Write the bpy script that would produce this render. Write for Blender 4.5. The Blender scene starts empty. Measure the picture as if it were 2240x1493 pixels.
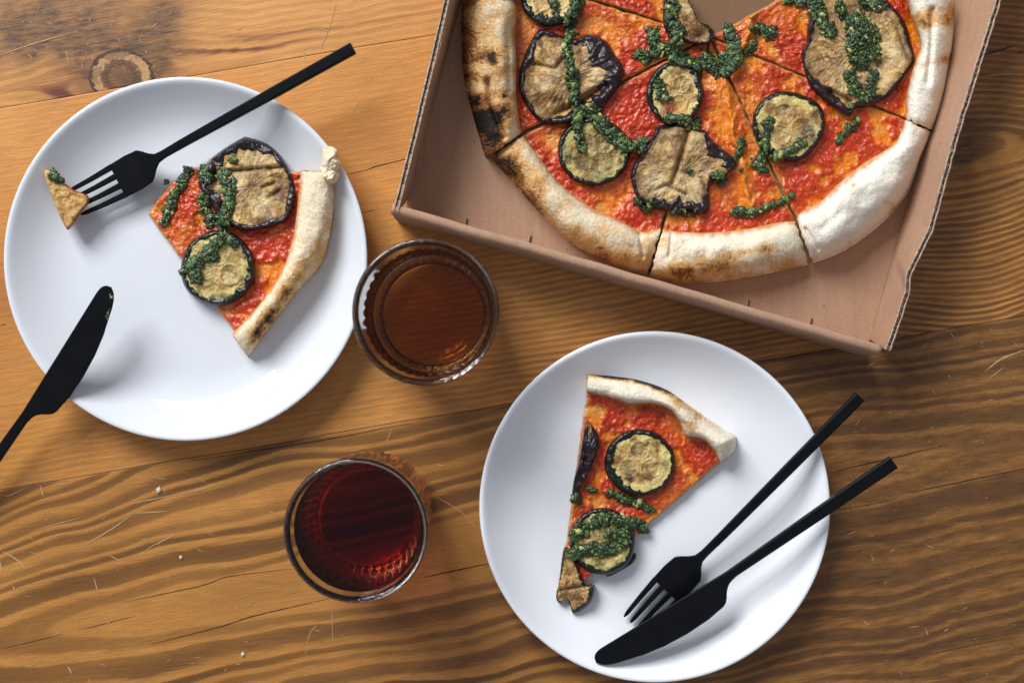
import bpy, math, random
import numpy as np
from mathutils import Vector, Matrix

random.seed(7)
RNG = np.random.RandomState(11)
SC = bpy.context.scene
COL = SC.collection

# ------------------------------------------------------------------ camera, world, window light, exposure
SP = 0.63 / 2240.0          # metres per photo pixel on the table top
CAMZ = 0.75
cam_d = bpy.data.cameras.new('camera'); cam = bpy.data.objects.new('camera', cam_d); COL.objects.link(cam)
cam.location = (0, 0, CAMZ); cam_d.sensor_width = 36; cam_d.lens = 36 * CAMZ / 0.63
cam_d.clip_start = 0.01; cam_d.clip_end = 50
cam_d.dof.use_dof = True; cam_d.dof.focus_distance = CAMZ - 0.014; cam_d.dof.aperture_fstop = 5.0
SC.camera = cam

wd = bpy.data.worlds.new('World'); SC.world = wd; wd.use_nodes = True
bg = wd.node_tree.nodes['Background']; bg.inputs[0].default_value = (0.84, 0.88, 1.0, 1); bg.inputs[1].default_value = 0.34

WIN_C = Vector((-1.42, 2.13, 1.99)); WIN_T = Vector((-0.10, 0.02, 0.0))
WIN_POWER = 152.0
def window_lights():
    zax = (WIN_C - WIN_T).normalized()
    xax = Vector((0, 0, 1)).cross(zax).normalized(); yax = zax.cross(xax)
    rot = Matrix((xax, yax, zax)).transposed()
    panes = [(-0.42, -0.20, 0.76, 0.98), (0.42, -0.20, 0.76, 0.98), (-0.42, 0.52, 0.76, 0.32), (0.42, 0.52, 0.76, 0.32)]
    tot = sum(p[2] * p[3] for p in panes)
    for (cx, cy, w, h) in panes:
        l = bpy.data.lights.new('window_pane_light', 'AREA'); l.shape = 'RECTANGLE'; l.size = w; l.size_y = h
        l.energy = WIN_POWER * w * h / tot; l.color = (0.93, 0.965, 1.0)
        o = bpy.data.objects.new('window_pane_light', l); COL.objects.link(o)
        m = rot.to_4x4(); m.translation = WIN_C + xax * cx + yax * cy
        o.matrix_world = m
window_lights()
SC.view_settings.view_transform = 'Standard'; SC.view_settings.look = 'None'
SC.view_settings.exposure = 0.0; SC.view_settings.gamma = 1.0; SC.view_settings.use_curve_mapping = False
SC.render.engine = 'CYCLES'
SC.cycles.use_denoising = True
SC.cycles.max_bounces = 16; SC.cycles.transmission_bounces = 14; SC.cycles.glossy_bounces = 6; SC.cycles.diffuse_bounces = 4
SC.cycles.caustics_refractive = True; SC.cycles.caustics_reflective = True; SC.cycles.blur_glossy = 0.25

# ------------------------------------------------------------------ helpers: coordinates, noise
def kz(z): return SP * (CAMZ - z) / CAMZ
def W(x, y, z=0.0):
    k = kz(z); return Vector(((x - 1120) * k, (746.5 - y) * k, z))
def WX(p, z):                                   # (N,2) pixels at heights z -> (N,3)
    p = np.asarray(p, float); z = np.broadcast_to(np.asarray(z, float), p.shape[:-1])
    k = SP * (CAMZ - z) / CAMZ
    return np.stack([(p[..., 0] - 1120) * k, (746.5 - p[..., 1]) * k, z], -1)

def _h(ix, iy, s):
    n = (ix.astype(np.int64) * 374761393 + iy.astype(np.int64) * 668265263 + s * 974634777) & 0x7fffffff
    n = ((n ^ (n >> 13)) * 1274126177) & 0x7fffffff
    n = ((n ^ (n >> 15)) * 1103515245 + 12345) & 0x7fffffff
    return (n ^ (n >> 16)) / float(0x7fffffff)
def n2(x, y, s=0):
    x = np.asarray(x, float); y = np.asarray(y, float)
    x0 = np.floor(x); y0 = np.floor(y); fx = x - x0; fy = y - y0
    def g(ix, iy, dx, dy):
        a = _h(ix, iy, s) * 2 * np.pi; return np.cos(a) * dx + np.sin(a) * dy
    u = fx ** 3 * (fx * (fx * 6 - 15) + 10); v = fy ** 3 * (fy * (fy * 6 - 15) + 10)
    a = g(x0, y0, fx, fy); b = g(x0 + 1, y0, fx - 1, fy); c = g(x0, y0 + 1, fx, fy - 1); d = g(x0 + 1, y0 + 1, fx - 1, fy - 1)
    return 1.5 * ((a * (1 - u) + b * u) * (1 - v) + (c * (1 - u) + d * u) * v)
def fbm(x, y, sc, oc=4, s=0, gain=0.5):
    x = np.asarray(x, float) / sc; y = np.asarray(y, float) / sc; t = 0; a = 1.0; w = 0
    for i in range(oc):
        t = t + a * n2(x, y, s + i * 17); w += a; a *= gain; x = x * 2.03 + 3.7; y = y * 2.03 + 1.3
    return t / w * 1.6
def worley(x, y, sc, s=0):
    x = np.asarray(x, float) / sc; y = np.asarray(y, float) / sc
    x0 = np.floor(x); y0 = np.floor(y); best = np.full(x.shape, 9.0)
    for i in (-1, 0, 1):
        for j in (-1, 0, 1):
            cx = x0 + i; cy = y0 + j
            d = np.hypot(cx + _h(cx, cy, s) - x, cy + _h(cx, cy, s + 5) - y); best = np.minimum(best, d)
    return best
def sstep(a, b, x): t = np.clip((x - a) / (b - a), 0, 1); return t * t * (3 - 2 * t)
def mixc(a, b, t): t = np.asarray(t)[..., None]; return np.asarray(a) * (1 - t) + np.asarray(b) * t
def dist_poly(px, py, pts):
    pts = np.asarray(pts, float); best = np.full(np.shape(px), 1e9)
    for (a, b) in zip(pts[:-1], pts[1:]):
        d = b - a; L = max(d @ d, 1e-9); t = np.clip(((px - a[0]) * d[0] + (py - a[1]) * d[1]) / L, 0, 1)
        best = np.minimum(best, np.hypot(px - a[0] - t * d[0], py - a[1] - t * d[1]))
    return best
def resample(pts, n, closed=False, smooth=True):
    p = np.asarray(pts, float)
    if smooth:
        out = []; N = len(p)
        for i in range(N if closed else N - 1):
            P = lambda j: p[j % N] if closed else p[min(max(j, 0), N - 1)]
            a, b, c, d = P(i - 1), P(i), P(i + 1), P(i + 2)
            for t in np.linspace(0, 1, 12, endpoint=False):
                out.append(0.5 * ((2 * b) + (-a + c) * t + (2 * a - 5 * b + 4 * c - d) * t * t + (-a + 3 * b - 3 * c + d) * t ** 3))
        if not closed: out.append(p[-1])
        p = np.array(out)
    if closed: p = np.vstack([p, p[:1]])
    seg = np.hypot(*(p[1:, :2] - p[:-1, :2]).T); s = np.r_[0, np.cumsum(seg)]
    q = np.linspace(0, s[-1], n, endpoint=not closed)
    return np.stack([np.interp(q, s, p[:, i]) for i in range(p.shape[1])], -1)

# ------------------------------------------------------------------ helpers: meshes, objects
def mesh_np(name, v, quads=None, tris=None, col=None, smooth=True, attrs=None):
    me = bpy.data.meshes.new(name); v = np.ascontiguousarray(v, np.float32)
    me.vertices.add(len(v)); me.vertices.foreach_set('co', v.ravel())
    idx = []; st = []; n = 0
    if quads is not None and len(quads):
        q = np.asarray(quads, np.int32); idx.append(q.ravel()); st.append(np.arange(len(q)) * 4); n += len(q) * 4
    if tris is not None and len(tris):
        t = np.asarray(tris, np.int32); idx.append(t.ravel()); st.append(n + np.arange(len(t)) * 3)
    idx = np.concatenate(idx); st = np.concatenate(st).astype(np.int32)
    me.loops.add(len(idx)); me.loops.foreach_set('vertex_index', idx)
    me.polygons.add(len(st)); me.polygons.foreach_set('loop_start', st)
    me.polygons.foreach_set('use_smooth', np.full(len(st), smooth))
    me.update(calc_edges=True); me.validate()
    if col is not None:
        a = me.color_attributes.new('Col', 'FLOAT_COLOR', 'POINT'); c = np.ones((len(v), 4), np.float32); c[:, :col.shape[1]] = col
        a.data.foreach_set('color', c.ravel())
    for k, d in (attrs or {}).items():
        a = me.attributes.new(k, 'FLOAT', 'POINT'); a.data.foreach_set('value', np.asarray(d, np.float32).ravel())
    return me
def obj(name, me, m, parent=None, **kw):
    o = bpy.data.objects.new(name, me); COL.objects.link(o)
    if m is not None: me.materials.append(m)
    if parent is not None: o.parent = parent
    for k, v in kw.items(): o[k] = v
    return o
def thing(name, label, cat, loc=(0, 0, 0), group=None):
    o = bpy.data.objects.new(name, None); COL.objects.link(o); o.empty_display_size = 0.02
    o.location = loc; o['label'] = label; o['category'] = cat
    if group: o['group'] = group
    return o
def child(name, me, m, root, **kw):             # mesh given in world coordinates; root only translated
    me.transform(Matrix.Translation(-root.location)); return obj(name, me, m, root, **kw)
def grid_quads(nu, nv, closed_u=False, off=0):
    i = np.arange(nu if closed_u else nu - 1); j = np.arange(nv - 1)
    I, J = np.meshgrid(i, j, indexing='ij'); I2 = (I + 1) % nu
    return (off + np.stack([I * nv + J, I2 * nv + J, I2 * nv + J + 1, I * nv + J + 1], -1)).reshape(-1, 4)

# height raster: how high the things already laid down reach
HX0, HY0, HR, HN, HMm = -0.36, -0.26, 0.0007, 1030, 745
HM = np.zeros((HN, HMm))
def deposit(v):
    i = ((v[:, 0] - HX0) / HR).astype(int); j = ((v[:, 1] - HY0) / HR).astype(int)
    ok = (i > 0) & (i < HN - 1) & (j > 0) & (j < HMm - 1)
    np.maximum.at(HM, (i[ok], j[ok]), v[ok, 2])
def hsample(x, y, r=1):
    i = np.clip(((np.asarray(x) - HX0) / HR).astype(int), 3, HN - 4); j = np.clip(((np.asarray(y) - HY0) / HR).astype(int), 3, HMm - 4)
    b = np.zeros(i.shape)
    for a in range(-r, r + 1):
        for c in range(-r, r + 1): b = np.maximum(b, HM[i + a, j + c])
    return b

# ------------------------------------------------------------------ materials
def nmat(name):
    m = bpy.data.materials.new(name); m.use_nodes = True; nt = m.node_tree
    return m, nt, nt.nodes['Principled BSDF']
def N(nt, t, **kw):
    n = nt.nodes.new(t)
    for k, v in kw.items(): setattr(n, k, v)
    return n
def L(nt, a, b): nt.links.new(a, b)
def ramp(nt, fac, stops, interp='LINEAR'):
    r = N(nt, 'ShaderNodeValToRGB'); r.color_ramp.interpolation = interp
    e = r.color_ramp.elements
    while len(e) < len(stops): e.new(0.5)
    for i, (p, c) in enumerate(stops):
        e[i].position = p; e[i].color = (*c, 1) if len(c) == 3 else c
    L(nt, fac, r.inputs[0]); return r.outputs[0]
def noise(nt, vec, scale, detail=4, rough=0.55, dist=0.0):
    n = N(nt, 'ShaderNodeTexNoise'); n.inputs['Scale'].default_value = scale; n.inputs['Detail'].default_value = detail
    n.inputs['Roughness'].default_value = rough; n.inputs['Distortion'].default_value = dist
    L(nt, vec, n.inputs['Vector']); return n.outputs['Fac']
def math_n(nt, op, a, b=None, clamp=False):
    n = N(nt, 'ShaderNodeMath', operation=op, use_clamp=clamp)
    for i, x in enumerate((a, b)):
        if x is None: continue
        if isinstance(x, (int, float)): n.inputs[i].default_value = x
        else: L(nt, x, n.inputs[i])
    return n.outputs[0]
def mixrgb(nt, fac, a, b, mode='MIX'):
    n = N(nt, 'ShaderNodeMix', data_type='RGBA', blend_type=mode)
    for s, x in ((n.inputs[0], fac), (n.inputs[6], a), (n.inputs[7], b)):
        if isinstance(x, (int, float)): s.default_value = x
        elif isinstance(x, tuple): s.default_value = (*x, 1) if len(x) == 3 else x
        else: L(nt, x, s)
    return n.outputs[2]
def bump(nt, h, dist, strength=1.0, prev=None):
    b = N(nt, 'ShaderNodeBump'); b.inputs['Distance'].default_value = dist; b.inputs['Strength'].default_value = strength
    L(nt, h, b.inputs['Height'])
    if prev is not None: L(nt, prev, b.inputs['Normal'])
    return b.outputs['Normal']
def food_mat(name, fine=900, fine_amp=0.25, bumps=((1200, 0.0004),), sss=0.0, spec=0.5, coat=0.0):
    m, nt, p = nmat(name)
    at = N(nt, 'ShaderNodeAttribute', attribute_name='Col'); tc = N(nt, 'ShaderNodeTexCoord')
    f = noise(nt, tc.outputs['Object'], fine, 3)
    v = ramp(nt, f, [(0.3, (1 - fine_amp,) * 3), (0.7, (1 + fine_amp,) * 3)])
    L(nt, mixrgb(nt, 1.0, at.outputs['Color'], v, 'MULTIPLY'), p.inputs['Base Color'])
    L(nt, at.outputs['Alpha'], p.inputs['Roughness'])
    p.inputs['Specular IOR Level'].default_value = spec; p.inputs['Coat Weight'].default_value = coat; p.inputs['Coat Roughness'].default_value = 0.07
    if sss:
        p.inputs['Subsurface Weight'].default_value = sss; p.inputs['Subsurface Scale'].default_value = 0.004
        p.inputs['Subsurface Radius'].default_value = (1.0, 0.45, 0.2)
    nr = None
    for sc, d in bumps: nr = bump(nt, noise(nt, tc.outputs['Object'], sc, 3), d, 1.0, nr)
    if nr is not None: L(nt, nr, p.inputs['Normal'])
    return m
def plain_mat(name, col, rough, spec=0.5, bumps=(), metallic=0, var=0.0, vscale=60, coat=0):
    m, nt, p = nmat(name); tc = N(nt, 'ShaderNodeTexCoord')
    p.inputs['Roughness'].default_value = rough; p.inputs['Specular IOR Level'].default_value = spec
    p.inputs['Metallic'].default_value = metallic; p.inputs['Coat Weight'].default_value = coat; p.inputs['Coat Roughness'].default_value = 0.05
    if var:
        f = noise(nt, tc.outputs['Object'], vscale, 5)
        L(nt, ramp(nt, f, [(0.3, tuple(c * (1 - var) for c in col)), (0.7, tuple(min(1, c * (1 + var)) for c in col))]), p.inputs['Base Color'])
    else: p.inputs['Base Color'].default_value = (*col, 1)
    nr = None
    for sc, d in bumps: nr = bump(nt, noise(nt, tc.outputs['Object'], sc, 4), d, 1.0, nr)
    if nr is not None: L(nt, nr, p.inputs['Normal'])
    return m

M_CRUST = food_mat('baked_crust', 1500, 0.22, ((260, 0.0006), (600, 0.0004), (1900, 0.0005)), spec=0.18)
M_SAUCE = food_mat('tomato_sauce', 900, 0.18, ((330, 0.0010), (1000, 0.0004)), spec=0.42, coat=0.22)
M_FLESH = food_mat('roasted_flesh', 1100, 0.22, ((500, 0.0009), (1600, 0.0004)), spec=0.38, coat=0.05)
M_SKIN = food_mat('glossy_skin', 700, 0.4, ((160, 0.0010), (600, 0.0006)), spec=0.38, coat=0.12)
M_PESTO = food_mat('pesto', 1500, 0.45, ((1500, 0.0006),), spec=0.6, coat=0.35)
M_PLATE_A = plain_mat('glazed_white_ceramic', (0.70, 0.71, 0.74), 0.04, 0.6)
M_PLATE_B = plain_mat('satin_white_ceramic', (0.82, 0.825, 0.85), 0.33, 0.35)
M_BLACK = plain_mat('matte_black_steel', (0.004, 0.0045, 0.006), 0.28, 0.17, var=0.25, vscale=90)

def wood_mat(name, light, dark, red, fine_amp, knot=False):
    m, nt, p = nmat(name); tc = N(nt, 'ShaderNodeTexCoord')
    A = lambda n: N(nt, 'ShaderNodeAttribute', attribute_name=n).outputs['Fac']
    rot = N(nt, 'ShaderNodeMapping'); rot.inputs['Rotation'].default_value = (0, 0, math.radians(-9.65)); L(nt, tc.outputs['Object'], rot.inputs['Vector'])
    st = N(nt, 'ShaderNodeMapping'); st.inputs['Scale'].default_value = (0.055, 1, 1); L(nt, rot.outputs[0], st.inputs['Vector'])
    st2 = N(nt, 'ShaderNodeMapping'); st2.inputs['Scale'].default_value = (0.22, 1, 1); L(nt, rot.outputs[0], st2.inputs['Vector'])
    fib = noise(nt, st.outputs[0], 1100, 4, 0.65)
    fib2 = noise(nt, st2.outputs[0], 260, 5, 0.6)
    grain = noise(nt, tc.outputs['Object'], 1500, 2, 0.6)
    big = noise(nt, tc.outputs['Object'], 7.5, 3, 0.5)
    ph = math_n(nt, 'ADD', A('phase'), math_n(nt, 'MULTIPLY', math_n(nt, 'SUBTRACT', fib2, 0.5), 0.13))
    ph = math_n(nt, 'ADD', ph, math_n(nt, 'ADD', math_n(nt, 'MULTIPLY', math_n(nt, 'SUBTRACT', grain, 0.5), 0.16), math_n(nt, 'MULTIPLY', math_n(nt, 'SUBTRACT', fib, 0.5), 0.22)))
    f = math_n(nt, 'FRACT', ph)
    f = math_n(nt, 'MULTIPLY', f, math_n(nt, 'ADD', math_n(nt, 'MULTIPLY', noise(nt, st2.outputs[0], 30, 3), 1.1), 0.42), True)
    stripe = ramp(nt, f, [(0.0, (0.05,) * 3), (0.05, (0.85,) * 3), (0.30, (1.0,) * 3), (0.50, (0.86,) * 3), (0.62, (0.30,) * 3), (0.78, (0.06,) * 3), (1.0, (0.0,) * 3)])
    stripe = math_n(nt, 'MULTIPLY', stripe, math_n(nt, 'GREATER_THAN', ph, 1.0))
    cell = math_n(nt, 'FLOOR', ph)
    wn = N(nt, 'ShaderNodeTexWhiteNoise', noise_dimensions='1D'); L(nt, cell, wn.inputs['W'])
    amt = math_n(nt, 'MULTIPLY', math_n(nt, 'MULTIPLY', stripe, A('amp')), math_n(nt, 'ADD', math_n(nt, 'MULTIPLY', wn.outputs['Value'], 0.4), 0.62))
    lt = mixrgb(nt, ramp(nt, big, [(0.35, (0,) * 3), (0.65, (1,) * 3)]), light, tuple(c * k for c, k in zip(light, (0.80, 0.76, 0.72))))
    c = mixrgb(nt, amt, lt, dark)
    c = mixrgb(nt, A('redness'), c, red)
    sm = math_n(nt, 'MULTIPLY', A('smudge_falloff'), ramp(nt, noise(nt, st2.outputs[0], 330, 5, 0.7), [(0.3, (0.45,) * 3), (0.65, (1.1,) * 3)]), True)  # dark smudges, plus the rightward wood tone with light falloff painted in
    c = mixrgb(nt, sm, c, (0.075, 0.035, 0.016))
    if knot:
        kd = math_n(nt, 'ADD', A('knotd'), math_n(nt, 'MULTIPLY', math_n(nt, 'SUBTRACT', noise(nt, tc.outputs['Object'], 320, 4), 0.5), 0.30))
        inside = ramp(nt, kd, [(0.0, (1,) * 3), (0.97, (1,) * 3), (1.03, (0,) * 3)])
        kr = ramp(nt, kd, [(0.0, (0.13, 0.05, 0.018)), (0.30, (0.19, 0.085, 0.028)), (0.45, (0.10, 0.04, 0.014)), (0.60, (0.16, 0.07, 0.024)), (0.66, (0.46, 0.25, 0.10)), (0.86, (0.44, 0.24, 0.095)), (0.90, (0.06, 0.025, 0.012)), (1.0, (0.028, 0.015, 0.01))])
        patch = ramp(nt, noise(nt, tc.outputs['Object'], 75, 3), [(0.46, (0,) * 3), (0.50, (1,) * 3)])
        kr = mixrgb(nt, patch, mixrgb(nt, 0.5, kr, (0.075, 0.03, 0.012)), kr)
        c = mixrgb(nt, inside, c, kr)
    c = mixrgb(nt, 1.0, c, ramp(nt, fib, [(0.28, (1 - fine_amp,) * 3), (0.72, (1 + fine_amp * 0.7,) * 3)]), 'MULTIPLY')
    c = mixrgb(nt, 1.0, c, ramp(nt, fib2, [(0.3, (0.92,) * 3), (0.7, (1.07,) * 3)]), 'MULTIPLY')
    c = mixrgb(nt, 1.0, c, ramp(nt, grain, [(0.3, (0.78,) * 3), (0.7, (1.2,) * 3)]), 'MULTIPLY')
    L(nt, c, p.inputs['Base Color'])
    L(nt, ramp(nt, fib2, [(0.3, (0.46,) * 3), (0.7, (0.36,) * 3)]), p.inputs['Roughness'])
    p.inputs['Specular IOR Level'].default_value = 0.35
    n1 = bump(nt, fib, 0.00012); L(nt, bump(nt, fib2, 0.00008, 1, n1), p.inputs['Normal'])
    return m

# ------------------------------------------------------------------ the table: five planks with grooves between
CU, SU = 0.98584, 0.16760
def to_uv(x, y): return x * CU - y * SU, x * SU + y * CU
def to_px(u, v): return u * CU + v * SU, -u * SU + v * CU
table = bpy.data.objects.new('table_top', None); COL.objects.link(table); table['kind'] = 'structure'
SEAM = [-1412.4, -589.3, 233.7, 1056.8, 1880.0, 2703.0]
def plank(i, fields, mat, fine):
    v0, v1 = SEAM[i] + 0.5, SEAM[i + 1] - 0.5
    du = 5.0 if fine else 25.0
    us = np.concatenate([np.arange(-1500, -420, 60), np.arange(-420, 2460, du), np.arange(2460, 3500, 60)])
    edge = np.array([0, 1.2, 3.0]); vs = np.concatenate([v0 + edge, np.linspace(v0 + 6, v1 - 6, int((v1 - v0) / du)), (v1 - edge)[::-1]])
    U, V = np.meshgrid(us, vs, indexing='ij'); x, y = to_px(U, V)
    wob = fbm(U, V * 0 + i, 260, 3, 5) * 1.6
    y = y + wob * np.exp(-np.minimum(V - v0, v1 - V) / 30.0)
    z = np.zeros_like(x); ed = np.minimum(V - v0, v1 - V)
    z = z - 0.00008 * np.clip(1 - ed / 2.5, 0, 1) ** 2
    at = fields(x, y, U, V)
    P = WX(np.stack([x, y], -1), 0.0); P[..., 2] = z
    nu, nv = U.shape; top = P.reshape(-1, 3)
    rim_i = np.concatenate([np.arange(nu) * nv, (nu - 1) * nv + np.arange(1, nv), (np.arange(nu - 1)[::-1]) * nv + nv - 1, np.arange(1, nv - 1)[::-1]])
    low = top[rim_i].copy(); low[:, 2] = -0.035
    n0 = len(top); k = len(rim_i); j = np.arange(k); j2 = (j + 1) % k
    q = np.concatenate([grid_quads(nu, nv), np.stack([rim_i[j], n0 + j, n0 + j2, rim_i[j2]], -1)])
    at = {kk: np.concatenate([np.broadcast_to(vv, U.shape).ravel(), np.zeros(k)]) for kk, vv in at.items()}
    me = mesh_np('plank', np.vstack([top, low]), q, attrs=at)
    o = obj('plank', me, mat, table); return o
def g2(x, y, cx, cy, rx, ry, ang=-9.65):
    a = math.radians(ang); dx = x - cx; dy = y - cy
    u = dx * math.cos(a) + dy * math.sin(a); v = -dx * math.sin(a) + dy * math.cos(a)
    return np.exp(-((u / rx) ** 2 + (v / ry) ** 2))
def f_top(x, y, U, V):
    kx, ky = 265, 168
    ku, kv = to_uv(kx, ky); a = U - ku; b = V - kv
    Ve = b - 52 * np.tanh(b / 34) * np.exp(-(a / 190) ** 2) + 10 * fbm(U, V, 300, 3, 2)
    kd = np.hypot((x - kx) / 72, (y - ky) / 62)
    red = 0.95 * sstep(0.25, 0.8, n2(Ve / 9.0, U / 420, 8) * 1.3 + 0.2) * (g2(x, y, 500, 122, 230, 34, -10) + g2(x, y, 120, 205, 150, 26, -10) + 0.5 * g2(x, y, 700, 55, 260, 16, -9))
    sm = 0.9 * g2(x, y, 110, 80, 190, 62) + 0.85 * g2(x, y, 350, 75, 48, 95, 18) + 0.8 * g2(x, y, 265, 165, 110, 75) + 0.5 * g2(x, y, 60, 10, 180, 60) + 0.5 * sstep(1500, 2000, x)  # smudges; last term darkens the right end, wood tone plus painted light falloff
    sm = sm * (1.2 + 0.8 * fbm(x, y, 70, 4, 3))
    return dict(phase=Ve / 17.0 + 500, amp=0.42 + 0.0 * x + 0.35 * g2(x, y, 260, 170, 220, 70), redness=np.clip(red, 0, 1), smudge_falloff=np.clip(sm, 0, 0.95), knotd=kd)
def f_mid(x, y, U, V):
    ku, kv = to_uv(2092, 345); a = U - ku; b = V - kv
    Ve = b - 60 * np.tanh(b / 45) * np.exp(-(a / 210) ** 2) + 9 * fbm(U, V, 420, 3, 12) + 3 * fbm(U, V * 3, 160, 2, 13)
    right = sstep(1850, 2060, x)
    ph = Ve / 14.0 + 500
    sm = 0.95 * g2(x, y, 2092, 342, 42, 30) + 0.30 * g2(x, y, 2230, 250, 200, 70) + 0.22 * g2(x, y, 900, 830, 420, 70) + 0.18 * g2(x, y, 500, 1010, 500, 40) + 0.34 * sstep(1150, 2000, x) + 0.10 * sstep(800, 1150, x)  # knot and smudges; darkening toward the right blends wood tone and painted falloff
    lo = sstep(760, 1050, y + 0.17 * x)
    return dict(phase=ph, amp=0.14 + 0.30 * right + 0.42 * sstep(800, 1250, x) + 0.10 * lo, redness=np.clip(0.25 * g2(x, y, 0, 640, 120, 60), 0, 1), smudge_falloff=np.clip(sm * (0.8 + 0.5 * fbm(x, y, 80, 3, 4)), 0, 0.9), knotd=x * 0 + 9)  # stronger dark grain on the right also carries painted light falloff
def f_low(x, y, U, V):
    t = np.array([0.9816, -0.1909]); n = np.array([0.1909, 0.9816]); c = (1105, 1185)
    q = (x - c[0]) * t[0] + (y - c[1]) * t[1]; w = (x - c[0]) * n[0] + (y - c[1]) * n[1]
    w = w + 22 * fbm(q, w * 1.2, 480, 2, 21) + 3 * fbm(q, w * 1.5, 120, 2, 23) - 16 * np.exp(-((q + 620) / 260) ** 2)
    fi = np.sqrt((0.0744 * q) ** 2 + w ** 2 + 4)
    ph = np.where(fi < 75, fi / 75, 1.0 + (fi - 75) / (31 + 8 * fbm(q, w, 600, 2, 9) + 10 * np.exp(-((q + 700) / 500) ** 2) * (w > 0)))
    inner = 1 - sstep(70, 76, fi)
    ph = np.where(fi < 75, ph, 1.0 + np.maximum(0, (ph - 1) + 0.24 * np.sin((ph - 1) * 2.3 + 0.8 * fbm(q, w, 700, 2, 15)) * sstep(0, 0.8, ph - 1)))
    amp = 0.80 + 0.22 * fbm(q, w * 3, 500, 2, 41) + 0 * inner
    sm = 0.25 * g2(x, y, 560, 1290, 130, 35) + 0.46 * sstep(1250, 1950, x) + 0.16 * sstep(500, 1100, x) + 0.10  # darker toward the right: board tone together with light falloff put into the colour
    return dict(phase=ph, amp=amp, redness=x * 0, smudge_falloff=np.clip(sm, 0, 0.9), knotd=x * 0 + 9)
def f_out(x, y, U, V): return dict(phase=(V + 10 * fbm(U, V, 400, 3, 31)) / 24.0 + 500, amp=0.5 + 0 * x, redness=0 * x, smudge_falloff=0 * x, knotd=0 * x + 9)
W_TOP = wood_mat('orange_pine', (0.66, 0.305, 0.082), (0.34, 0.125, 0.030), (0.13, 0.022, 0.006), 0.20, True)
W_MID = wood_mat('honey_pine', (0.66, 0.288, 0.068), (0.17, 0.066, 0.017), (0.22, 0.05, 0.012), 0.24)
W_LOW = wood_mat('dark_grained_pine', (0.56, 0.248, 0.056), (0.100, 0.040, 0.012), (0.2, 0.05, 0.01), 0.24)
plank(0, f_out, W_MID, False); plank(1, f_top, W_TOP, True); plank(2, f_mid, W_MID, True); plank(3, f_low, W_LOW, True); plank(4, f_out, W_LOW, False)

def ribbons(name, lines, mat, z):
    V = []; Q = []
    for pts, wd in lines:
        p = resample(pts, max(4, int(np.hypot(*(np.array(pts[-1]) - np.array(pts[0]))) / 8)), smooth=len(pts) > 2)
        d = np.gradient(p, axis=0); d /= np.maximum(np.hypot(d[:, 0], d[:, 1])[:, None], 1e-6); nn = np.stack([-d[:, 1], d[:, 0]], -1)
        k = len(p); t = np.linspace(0, 1, k); hw = wd * (0.25 + 0.75 * np.sin(np.pi * t)) * (0.7 + 0.5 * RNG.rand(k)) / 2
        p = p + nn * (RNG.rand(k, 1) - 0.5) * wd * 0.25
        a = WX(p + nn * hw[:, None], z); b = WX(p - nn * hw[:, None], z); o = len(V); V.extend(a); V.extend(b)
        Q.extend([(o + i, o + i + 1, o + k + i + 1, o + k + i) for i in range(k - 1)])
    return mesh_np(name, np.array(V), Q, smooth=False)
M_SCR = plain_mat('scratched_varnish', (0.50, 0.30, 0.15), 0.6)
M_CRK = plain_mat('wood_crack', (0.018, 0.011, 0.007), 0.8)
scr = [([(0, 122), (60, 100), (170, 68)], 2.2), ([(62, 118), (70, 128)], 2), ([(146, 112), (150, 140)], 2), ([(330, 62), (345, 50)], 2), ([(700, 110), (720, 60), (735, 10)], 2.2), ([(720, 70), (690, 60)], 2), ([(660, 105), (668, 130)], 2.5), ([(565, 60), (580, 58)], 3), ([(515, 66), (530, 62)], 2.5),
       ([(88, 1060), (95, 1085)], 3.2), ([(60, 1065), (15, 1085), (5, 1080)], 1.8), ([(80, 1170), (90, 1160)], 2.2), ([(170, 1200), (230, 1165), (275, 1135), (290, 1118)], 2.4), ([(310, 1212), (330, 1195), (360, 1180), (396, 1163)], 2.6), ([(5, 1205), (40, 1225), (56, 1245)], 3), ([(0, 1225), (4, 1250)], 3.4), ([(62, 1205), (112, 1223)], 1.8), ([(205, 1262), (210, 1280), (214, 1297)], 3), ([(148, 1456), (157, 1472)], 3.4), ([(236, 1212), (266, 1228)], 2), ([(28, 1280), (33, 1290)], 3), ([(195, 1482), (196, 1493)], 2.6), ([(290, 1122), (360, 1118), (366, 1117)], 2.2), ([(260, 1108), (330, 1092), (400, 1078)], 2.0), ([(180, 1130), (70, 1160)], 1.5), ([(345, 1185), (348, 1192)], 2), ([(430, 1115), (436, 1150)], 1.6), ([(395, 1080), (470, 1062)], 2.6),
       ([(725, 1320), (728, 1410)], 1.5), ([(670, 1410), (680, 1380), (695, 1365)], 2.2), ([(935, 1075), (1010, 1120), (1050, 1168)], 1.5), ([(845, 965), (858, 938)], 1.8), ([(958, 1015), (970, 1018)], 2.5), ([(240, 1020), (290, 1014)], 1.6),
       ([(2155, 812), (2190, 785), (2240, 765)], 4.0), ([(2160, 830), (2200, 800)], 2.0), ([(1895, 803), (1913, 792)], 2.2), ([(2026, 1190), (2042, 1198)], 2.4), ([(1946, 1206), (1958, 1200)], 2.2), ([(1988, 1372), (2012, 1368)], 2.2), ([(2065, 1380), (2075, 1373)], 2.6), ([(1850, 1170), (1875, 1160)], 2.4), ([(2155, 165), (2215, 162)], 2.2), ([(2030, 1388), (2024, 1372)], 2), ([(1905, 1210), (1912, 1228)], 1.8), ([(660, 190), (690, 175)], 1.5), ([(770, 250), (785, 225)], 1.6), ([(640, 330), (655, 300)], 1.4)]
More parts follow.
